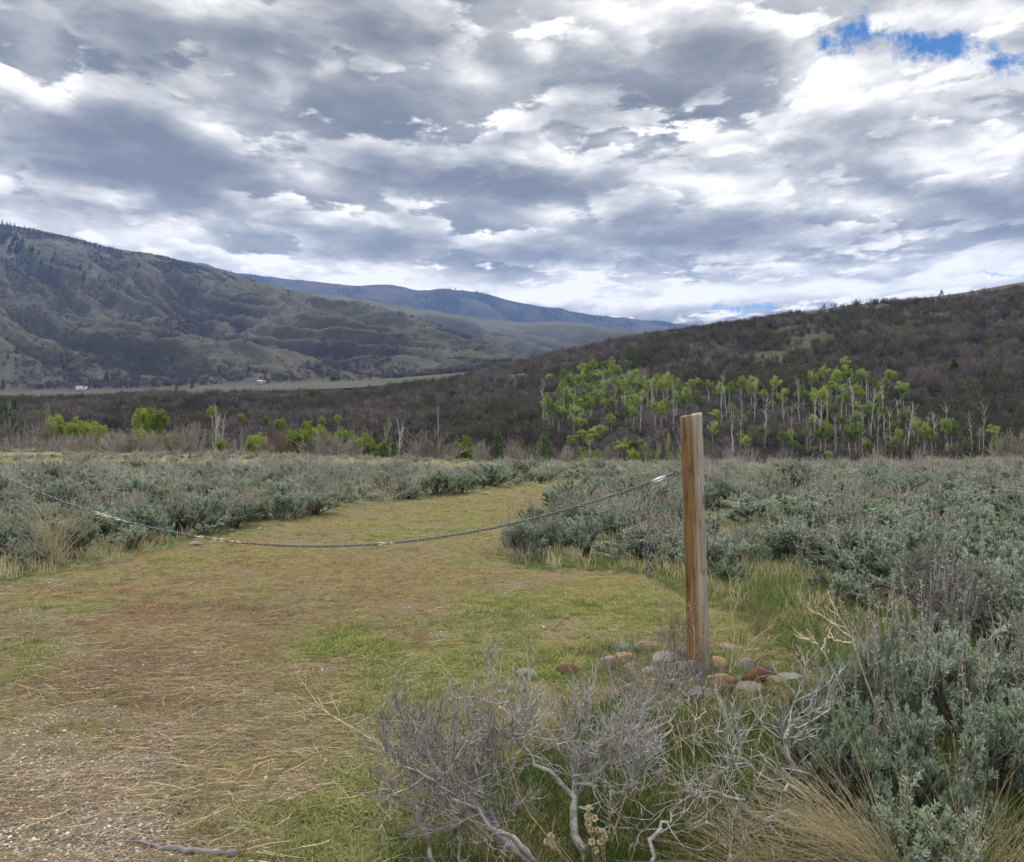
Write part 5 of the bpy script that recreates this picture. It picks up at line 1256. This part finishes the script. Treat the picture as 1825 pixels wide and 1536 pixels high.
def fallen_stick():
    g = rngf(910); mb = MB(); pts = [(222, 1503), (262, 1510), (300, 1517), (345, 1521), (385, 1522), (425, 1527)]
    P = []
    for px, py in pts:
        x, y, z = at_px(px, py); P.append((x, y, z + .012))
    b = np.array(P[2]); P = np.array(P); K = 16; u = np.linspace(0, 1, 6); Q = np.stack([np.interp(np.linspace(0, 1, K), u, P[:, k]) for k in range(3)], 1) - b; Q += g.normal(size=Q.shape) * .003
    r = np.interp(np.linspace(0, 1, K), [0, .25, .5, .8, 1], [.003, .007, .013, .015, .013]) * (1 + .12 * g.normal(size=K)); tubes(mb, Q[None], r[None], 8, True)
    tag(link('fallen_stick', mb.mesh('fallen_stick', M['dead_dark'], True), None, tuple(b)), 'weathered stick lying flat at the bottom left edge', 'stick')
fallen_stick()

# bare tan weed stems --------------------------------------------------------
def stem_plant(lab, pls, r, twigs, seed, mat='straw_stem', cat='dry weed', tip=.10):
    g = rngf(seed); mb = MB(); px, py, Y = pls[0][0]; b = ((px - CX) / F * Y, Y, EYE - (py - CY) / F * Y)
    for pl in pls:
        pl = np.array(local(pl, b)); K = 12; u = np.linspace(0, 1, len(pl)); P = np.stack([np.interp(np.linspace(0, 1, K), u, pl[:, k]) for k in range(3)], 1)[None]
        P[:, 1:] += g.normal(size=(1, K - 1, 3)) * .003; tubes(mb, P, np.linspace(r, r * .35, K)[None], 5)
        if twigs:
            p, d, _, _ = spawn(g, P, twigs, .35, .98, (25, 55), .05); A = grow(g, p, d, g.uniform(.5, 1.6, len(p)) * tip, 5, .14, .05); tubes(mb, A, np.linspace(r * .45, r * .22, 5)[None] * np.ones((len(p), 1)), 4)
            p, d, _, _ = spawn(g, A, 2, .4, 1, (20, 50), .05); B = grow(g, p, d, g.uniform(.2, .6, len(p)) * tip, 3, .2, .05); tubes(mb, B, np.linspace(r * .25, r * .14, 3)[None] * np.ones((len(p), 1)), 3)
    tag(link('dry_weed', mb.mesh('dry_weed', M[mat]), None, b), lab, cat)
stem_plant('forked bare tan stem, taller one in front of the stalky sagebrush', [[(1560, 1260, 3.6), (1530, 1170, 3.55), (1510, 1125, 3.5), (1475, 1063, 3.5)], [(1520, 1140, 3.5), (1490, 1115, 3.5), (1452, 1088, 3.5)], [(1517, 1145, 3.5), (1490, 1140, 3.48), (1468, 1132, 3.48)]], .0045, 5, 920, tip=.05)
stem_plant('forked bare tan stem, shorter one beside the small leafy sagebrush', [[(1505, 1240, 3.6), (1475, 1175, 3.55), (1455, 1145, 3.5), (1435, 1122, 3.5)], [(1457, 1148, 3.5), (1440, 1140, 3.5), (1413, 1131, 3.5)], [(1465, 1160, 3.5), (1472, 1140, 3.5), (1475, 1132, 3.5)]], .0042, 4, 921, tip=.045)
stem_plant('long pale weed arching over the turf left of the dead shrubs', [[(880, 1500, 2.85), (790, 1410, 2.9), (720, 1365, 2.95), (650, 1310, 3.0), (590, 1275, 3.1), (560, 1250, 3.1)], [(870, 1500, 2.85), (760, 1410, 2.9), (690, 1405, 2.9), (600, 1425, 2.85)]], .0032, 9, 922, 'straw', tip=.14)
stem_plant('tall thin weed bowed over the middle of the dead shrubs', [[(1000, 1520, 2.75), (930, 1430, 2.7), (895, 1330, 2.7), (885, 1260, 2.7), (870, 1225, 2.7)], [(1090, 1500, 2.8), (1120, 1400, 2.8), (1090, 1300, 2.8), (1050, 1230, 2.8)]], .0026, 7, 923, 'straw', tip=.12)
stem_plant('curled pale stem looping over green grass right of the dead shrubs', [[(1180, 1400, 3.3), (1190, 1340, 3.3), (1230, 1305, 3.3), (1262, 1320, 3.3), (1278, 1350, 3.3), (1272, 1380, 3.3), (1255, 1395, 3.3)], [(1215, 1500, 3.2), (1212, 1390, 3.3), (1200, 1300, 3.35), (1180, 1240, 3.4), (1140, 1190, 3.4)]], .0026, 4, 924, 'straw', tip=.08)
stem_plant('dry tangled weed in front of the stones', [[(1230, 1420, 3.5), (1200, 1300, 3.7), (1165, 1240, 3.8), (1130, 1205, 3.85)], [(1225, 1420, 3.5), (1210, 1300, 3.7), (1180, 1225, 3.8), (1100, 1215, 3.8)], [(1225, 1420, 3.5), (1240, 1300, 3.7), (1262, 1230, 3.8)]], .0028, 10, 925, 'straw', tip=.14)
stem_plant('dry weed leaning against the left of the post foot', [[(1232, 1215, 4.9), (1220, 1150, 5.0), (1195, 1095, 5.1), (1160, 1050, 5.2)], [(1230, 1215, 4.9), (1200, 1150, 5.0), (1150, 1120, 5.1)], [(1235, 1215, 4.9), (1238, 1130, 5.0), (1228, 1070, 5.1)]], .003, 8, 926, 'straw', tip=.13)
stem_plant('dry branching weed to the right of the post foot', [[(1300, 1200, 5.0), (1310, 1130, 5.1), (1300, 1080, 5.2), (1305, 1030, 5.3)], [(1300, 1200, 5.0), (1340, 1140, 5.1), (1385, 1110, 5.2)], [(1285, 1200, 5.0), (1280, 1150, 5.0), (1262, 1090, 5.1)]], .003, 8, 927, 'straw', tip=.13)
def seed_heads():
    g = rngf(930); b = ((1090 - CX) / F * 2.75, 2.75, 0.0); mb = MB(); hd = MB()
    import bmesh
    for px, py, Y in ((1050, 1440, 2.7), (1047, 1455, 2.7), (1060, 1458, 2.7), (1052, 1478, 2.7), (1066, 1480, 2.7), (1075, 1485, 2.7), (1055, 1500, 2.7), (1062, 1515, 2.7), (1070, 1500, 2.7), (982, 1490, 2.72), (975, 1500, 2.72), (985, 1505, 2.72), (1078, 1495, 2.7), (1048, 1468, 2.7)):
        p = np.array([(px - CX) / F * Y, Y, EYE - (py - CY) / F * Y]) - b; q = np.array([p[0] * .2 + g.normal() * .01, 0, 0])
        P = np.stack([q, q * .6 + p * .4 + [0, .01, 0], p])[None]; tubes(mb, P, np.array([[.002, .0016, .0012]]), 4)
        v = unit(g.normal(size=(60, 3))); leaves(hd, g, p + v * .004, v, .010, .006)
    t = thing('seed_head_plant', 'dry plant with round tan seed heads at the bottom centre', 'dry weed', b)
    link('seed_stems', mb.mesh('seed_stems', M['straw']), t); link('seed_heads', hd.mesh('seed_heads', M['straw']), t)
seed_heads()

# ------------------------------------------------------------------ dry bunchgrass tufts
def tuft_mesh(seed, n, spread, lean=(0, 0), curl=.16, w=.0022, name='tuft_blades'):
    g = rngf(seed); mb = MB(); a = g.uniform(0, 6.283, n); tl = np.radians(np.abs(g.normal(size=n)) * spread); d = np.stack([np.cos(a) * np.sin(tl) + lean[0], np.sin(a) * np.sin(tl) + lean[1], np.cos(tl)], 1)
    st = g.normal(size=(n, 3)) * [.07, .07, 0]; K = 7; P = np.empty((n, K, 3)); P[:, 0] = st; dd = unit(d); L = g.uniform(.55, 1.15, n)[:, None] / (K - 1)
    c = g.uniform(.3, 1.5, n)[:, None] * curl; side = unit(dd * [1, 1, 0] + 1e-4)
    for k in range(1, K): P[:, k] = P[:, k - 1] + dd * L; dd = unit(dd + side * c * .55 + [0, 0, -1.0] * c * .55 + g.normal(size=(n, 3)) * .09)
    tubes(mb, P, np.linspace(w, w * .35, K)[None] * np.ones((n, 1)), 3)
    return mb.mesh(name, M['straw'])
TUFTS = [(440, 928, 70, 55, 'straw-coloured bunchgrass tuft on the left track bank', 0), (95, 1005, 130, 110, 'large dry tuft on the left bank under the chain', 0), (120, 960, 80, 70, 'dry tuft behind the large one on the left bank', 0), (683, 893, 70, 34, 'pale tuft in bright green grass by the track', 0),
         (28, 985, 70, 60, 'dry tuft near the left picture edge', 0), (1160, 905, 90, 55, 'straw tuft behind the hanging chain end', 0), (300, 890, 60, 34, 'small dry tuft in the left sagebrush field', 0), (1350, 1135, 90, 70, 'yellowish tuft in the grass right of the post', 0), (1205, 1115, 80, 60, 'thin dry tuft left of the post foot', 0),
         (1320, 1190, 90, 60, 'dry tuft among the stones right of the post', 0), (1400, 1005, 50, 45, 'dry reddish tuft between sagebrushes right of post', 0), (980, 1350, 120, 90, 'dry tuft behind the dead shrubs', 0), (700, 1420, 100, 80, 'sparse dry tuft left of the leaning dead shrub', 0)]
def build_tufts():
    g = rngf(950); ms = [tuft_mesh(951 + i, 130, 30, curl=.14, w=.0022) for i in range(3)]
    for px, py, w, h, lab, _ in TUFTS:
        x, y, z = at_px(px, py); W_ = w * y / F; H = h * y / F
        o = link('bunchgrass_tuft', ms[g.integers(0, 3)], None, (x, y, z), (0, 0, g.uniform(0, 6)), (W_ * .95, W_ * .95, H * 1.25)); tag(o, lab, 'bunchgrass', 'dry bunchgrass tufts')
    # two great ones at the bottom right
    for (px, Y, seed, n, lean, L, lab) in ((1600, 2.72, 960, 620, (-.75, -.15), .62, 'great arching straw bunchgrass at the bottom right'), (1430, 2.62, 961, 300, (-.8, -.1), .55, 'straw bunchgrass sweeping left at the bottom edge'), (1740, 2.6, 962, 170, (.1, -.1), .55, 'thin upright bunchgrass in the bottom right corner')):
        x = (px - CX) / F * Y
        o = link('bunchgrass_tuft', tuft_mesh(seed, int(n * .8), 34, lean, .13, .0021), None, (x, Y, gz(x, Y)), (0, 0, 0), (L, L, L)); tag(o, lab, 'bunchgrass', 'dry bunchgrass tufts')
build_tufts()

# ------------------------------------------------------------------ grass, cut stems and gravel (uncountable)
def blade_clump(seed, n, spread, wid, K=4, curl=.25, r0=.25, name='grass_clump'):
    g = rngf(seed); a = g.uniform(0, 6.283, n); tl = np.radians(np.abs(g.normal(size=n)) * spread); d = np.stack([np.cos(a) * np.sin(tl), np.sin(a) * np.sin(tl), np.cos(tl)], 1)
    P = np.empty((n, K, 3)); P[:, 0] = g.normal(size=(n, 3)) * [r0, r0, 0]; dd = unit(d); L = g.uniform(.5, 1.15, n)[:, None] / (K - 1); c = g.uniform(.2, 1.4, n)[:, None] * curl; sd = unit(np.stack([np.cos(a), np.sin(a), np.zeros(n)], 1))
    for k in range(1, K): P[:, k] = P[:, k - 1] + dd * L; dd = unit(dd + sd * c - [0, 0, .6] * c)
    sw = unit(np.cross(sd, [0, 0, 1.0]) + g.normal(size=(n, 3)) * .3); wd = np.array([1, .9, .65, .08][:K]) * wid
    V = np.stack([P + sw[:, None] * wd[None, :, None], P - sw[:, None] * wd[None, :, None]], 2).reshape(-1, 3); Q = []
    i = np.arange(n)[:, None] * K * 2
    for k in range(K - 1): Q.append(i + np.array([[2 * k, 2 * k + 1, 2 * k + 3, 2 * k + 2]]))
    return make_mesh(name, V, np.concatenate(Q), None, M['blade'])
def stem_piece(seed, n=3, K=6):
    g = rngf(seed); mb = MB(); a = g.uniform(-.5, .5, n) + g.integers(0, 2, n) * 3.14; P = np.empty((n, K, 3)); P[:, 0] = g.normal(size=(n, 3)) * [.35, .35, .01] + [0, 0, .02]; L = g.uniform(.35, 1.1, n); bend = g.normal(size=n) * .09; lift = g.uniform(-.02, .10, n)
    for k in range(1, K): P[:, k] = P[:, k - 1] + np.stack([np.cos(a + bend * k), np.sin(a + bend * k), lift * (1 - 2 * k / K)], 1) * (L / (K - 1))[:, None]
    tubes(mb, P, np.linspace(.009, .005, K)[None] * g.uniform(.5, 1.3, (n, 1)), 3); return mb.mesh('cut_stem_pieces', M['mulch'])

def rand_ground(g, n, y0, y1, pw=1.0, sx=(-.72, .72)):
    u = g.uniform(0, 1, n); y = (y0 ** (1 - pw) + u * (y1 ** (1 - pw) - y0 ** (1 - pw))) ** (1 / (1 - pw)) if pw != 1 else y0 * (y1 / y0) ** u
    x = g.uniform(sx[0], sx[1], n) * y; return x, y

def build_turf():
    g = rngf(1000)
    # short mown grass
    ms = [blade_clump(1001 + i, 22, 38, .035, curl=.3, r0=.55) for i in range(5)]
    x, y = rand_ground(g, 140000, 2.35, 26, .9); td = track_dist(x, y); c = colour_field(x, y); gw = gravel_w(x, y)
    green = np.clip((c[:, 1] - c[:, 0] * .86) * 14, 0, 1); nn = fbm(x * 3, y * 3, 3, 1009)
    k = (td > -.2) & (g.uniform(0, 1, len(x)) < .5 + .6 * green + .3 * (nn - .5)) & (g.uniform(0, 1, len(x)) > gw * 1.1)
    x, y, c, green, nn = x[k], y[k], c[k], green[k], nn[k]; n = len(x); z = ground_z(x, y)
    h = (.014 + .026 * green) * g.uniform(.6, 1.5, n) * (1 + .5 * (nn > .6)); s = np.stack([h * 1.5 + .012, h * 1.5 + .012, h], 1) * (1 + .06 * np.maximum(y - 5, 0))[:, None] ** .5
    t = c * 1.3 * g.uniform(.6, 1.45, (n, 1)); t[:, 1] *= 1.06
    scatter('grass', 'short mown grass on the track', np.stack([x, y, z - .003], 1), np.stack([g.normal(size=n) * .1, g.normal(size=n) * .1, g.uniform(0, 6.28, n)], 1), s, g.integers(0, 5, n), t, ms)
    # cut stems lying on the track
    ms = [stem_piece(1020 + i) for i in range(10)]
    x, y = rand_ground(g, 52000, 2.35, 24, 1.1); td = track_dist(x, y); c = colour_field(x, y); nn = fbm(x * 1.7, y * 1.7, 4, 1022); px, py = proj(x, y)
    drift = np.clip(np.exp(-(((px - 420) / 420) ** 2 + ((py - 1270) / 120) ** 2)) + .5 * np.exp(-(((px - 300) / 300) ** 2 + ((py - 1130) / 60) ** 2)) + .5 * np.exp(-(((px - 1280) / 120) ** 2 + ((py - 1110) / 70) ** 2)), 0, 1)
    k = (td > -.25) & (g.uniform(0, 1, len(x)) < .40 + .6 * drift + 1.6 * (nn - .5)); x, y, c = x[k], y[k], c[k]; n = len(x); z = ground_z(x, y)
    L = .06 + g.exponential(.075, n); L = np.minimum(L, .50); s = np.stack([L, np.minimum(L, .13), np.minimum(L, .11)], 1); big = g.uniform(0, 1, (n, 1))
    t = (np.array([.56, .465, .31]) * big + np.array([.17, .125, .08]) * (1 - big)) * g.uniform(.6, 1.25, (n, 1)); t = np.where(g.uniform(0, 1, (n, 1)) < .12, np.array([.15, .08, .05]), t)
    scatter('straw', 'pale cut stems and straw lying on the track', np.stack([x, y, z + .010], 1), np.stack([g.normal(size=n) * .07, g.normal(size=n) * .07, g.normal(size=n) * .75 + .15], 1), s, g.integers(0, 10, n), t, ms)
    # taller grass between track and bushes and under the shrubs
    ms = [blade_clump(1040 + i, 26, 26, .018, curl=.2, r0=.30) for i in range(6)]
    x, y = rand_ground(g, 100000, 2.0, 34, 1.0, (-.85, 1.15)); td = track_dist(x, y); px, py = proj(x, y); nn = fbm(x * .9, y * .9, 3, 1041); n2 = fbm(x * 3, y * 3, 3, 1042)
    xr = 1.25 + g.normal(size=900) * .5; yr = 5.35 + g.normal(size=900) * .35; x = np.append(x, xr); y = np.append(y, yr); td = np.append(td, np.full(900, -.5)); px, py = proj(x, y); nn = fbm(x * .9, y * .9, 3, 1041); n2 = np.append(n2, np.full(900, .7))
    edge = np.exp(-((td + .35) / .45) ** 2); rightg = ((px > 1050) & (px < 1560) & (py > 990)) * 1.0; low = (py > 1230) & (px > 700)
    isr = (np.arange(len(x)) >= len(x) - 900) & (g.uniform(0, 1, len(x)) < .5)
    k = isr | (td < .08) & (g.uniform(0, 1, len(x)) < np.clip(.45 + .6 * edge + .7 * rightg + .25 * low + (nn - .5) * 1.2, 0, 1)); x, y, td, px, py, nn, n2, rightg, low = [v[k] for v in (x, y, td, px, py, nn, n2, rightg, low)]
    n = len(x); z = ground_z(x, y); h = (.06 + .045 * rightg + .03 * low) * g.uniform(.6, 1.5, n) * (.7 + .6 * nn) * (1 - .45 * sstep(.35, 0, -td)) * np.where(np.hypot(x - 1.3, y - 5.2) < .9, .5, 1); w = h * .9 + .03
    r = g.uniform(0, 1, (n, 1)); G1 = np.array([.065, .115, .024]); G2 = np.array([.125, .17, .045]); D = np.array([.34, .28, .15]); t = (G1 * (1 - r) + G2 * r) * np.where(low, .72, 1.0)[:, None]
    dry = (g.uniform(0, 1, n) < .14 + .25 * (n2 > .6) + .16 * low + .1 * (y > 14))[:, None]; h = h * np.where(px < 700, .55, 1.0) * np.where(dry[:, 0], .8, 1); t = np.where(dry, D * g.uniform(.6, 1.2, (n, 1)), t)
    scatter('tall_grass', 'green spring grass along the track and under the bushes', np.stack([x, y, z - .005], 1), np.stack([g.normal(size=n) * .1, g.normal(size=n) * .1, g.uniform(0, 6.28, n)], 1), np.stack([w, w, h], 1), g.integers(0, 6, n), t, ms)
    # straw-coloured grass between and behind the bushes of the flat
    x, y = rand_ground(g, 42000, 7, 80, .55, (-.75, .75)); td = track_dist(x, y); px, py = proj(x, y); Ye = np.interp(px, EDGE_PX, EDGE_Y); nn = fbm(x * .1, y * .22, 3, 1051)
    far = sstep(30, 42, y); left = px < 1080
    k = (td < -.1) & (y < Ye * 1.02) & (g.uniform(0, 1, len(x)) < np.clip(.10 + far * (.35 + .45 * left) + (nn - .5) * 1.2, 0.03, 1)); x, y, far = x[k], y[k], far[k]; n = len(x); z = ground_z(x, y)
    h = g.uniform(.12, .28, n); w = h * (.8 + .8 * far); r = g.uniform(0, 1, (n, 1)); t = np.array([.36, .30, .17]) * r + np.array([.47, .41, .27]) * (1 - r); gr = g.uniform(0, 1, (n, 1)) < .25; t = np.where(gr, np.array([.15, .18, .08]), t) * g.uniform(.75, 1.15, (n, 1))
    scatter('dry_grass', 'straw-coloured dry grass across the far part of the flat', np.stack([x, y, z - .01], 1), np.stack([g.normal(size=n) * .08, g.normal(size=n) * .08, g.uniform(0, 6.28, n)], 1), np.stack([w, w, h], 1), g.integers(0, 6, n), t, ms)
    # pebbles
    import bmesh
    ms = []
    for i in range(7):
        bm = bmesh.new(); bmesh.ops.create_icosphere(bm, subdivisions=2, radius=.5); gg = rngf(1060 + i); ax = unit(gg.normal(size=(6, 3)))
        for v in bm.verts:
            c = np.array(v.co[:])
            for a in ax: c -= a * max(c @ a - .36, 0) * .8
            v.co = c * [1, .8, .5]
        me = bpy.data.meshes.new('pebble_piece'); bm.to_mesh(me); bm.free(); me.materials.append(M['pebble']); ms.append(me)
    x, y = rand_ground(g, 100000, 2.35, 9, 1.3, (-.72, .2)); gw = gravel_w(x, y); td = track_dist(x, y); k = (td > 0) & (g.uniform(0, 1, len(x)) < gw ** 1.3 * .9 + .012); x, y = x[k], y[k]; n = len(x); z = ground_z(x, y)
    s = np.minimum(.005 + g.exponential(.0045, n), .024); pal = np.array([[.42, .40, .37], [.30, .21, .16], [.24, .235, .23], [.52, .48, .42], [.36, .25, .17], [.17, .145, .13], [.30, .27, .27]])
    t = pal[g.integers(0, 7, n)] * g.uniform(.6, 1.1, (n, 1))
    scatter('gravel', 'small grey and tan pebbles showing through the turf', np.stack([x, y, z + s * .08], 1), np.stack([g.normal(size=n) * .35, g.normal(size=n) * .35, g.uniform(0, 6.28, n)], 1), np.stack([s, s, s], 1), g.integers(0, 7, n), t, ms)
build_turf()



# ------------------------------------------------------------------ haze: one closed box of thin pale air
def build_haze():
    V = []
    x0, x1, y0, y1, z0, z1 = -5900, 5900, -5900, 5900, -80, 1130
    for z in (z0, z1): V += [(x0, y0, z), (x1, y0, z), (x1, y1, z), (x0, y1, z)]
    Q = [(0, 3, 2, 1), (4, 5, 6, 7), (0, 1, 5, 4), (1, 2, 6, 5), (2, 3, 7, 6), (3, 0, 4, 7)]
    m, t, out = new_mat('thin_haze')
    v = t.node('ShaderNodeVolumePrincipled'); v.inputs['Color'].default_value = (.28, .48, 1.0, 1); v.inputs['Density'].default_value = HAZE
    t.l.new(v.outputs[0], out.inputs['Volume'])
    tag(link('haze', make_mesh('haze', V, Q, None, m)), 'thin blue haze in the air over the valley', None, kind='stuff')
HAZE = 0.000085
build_haze()
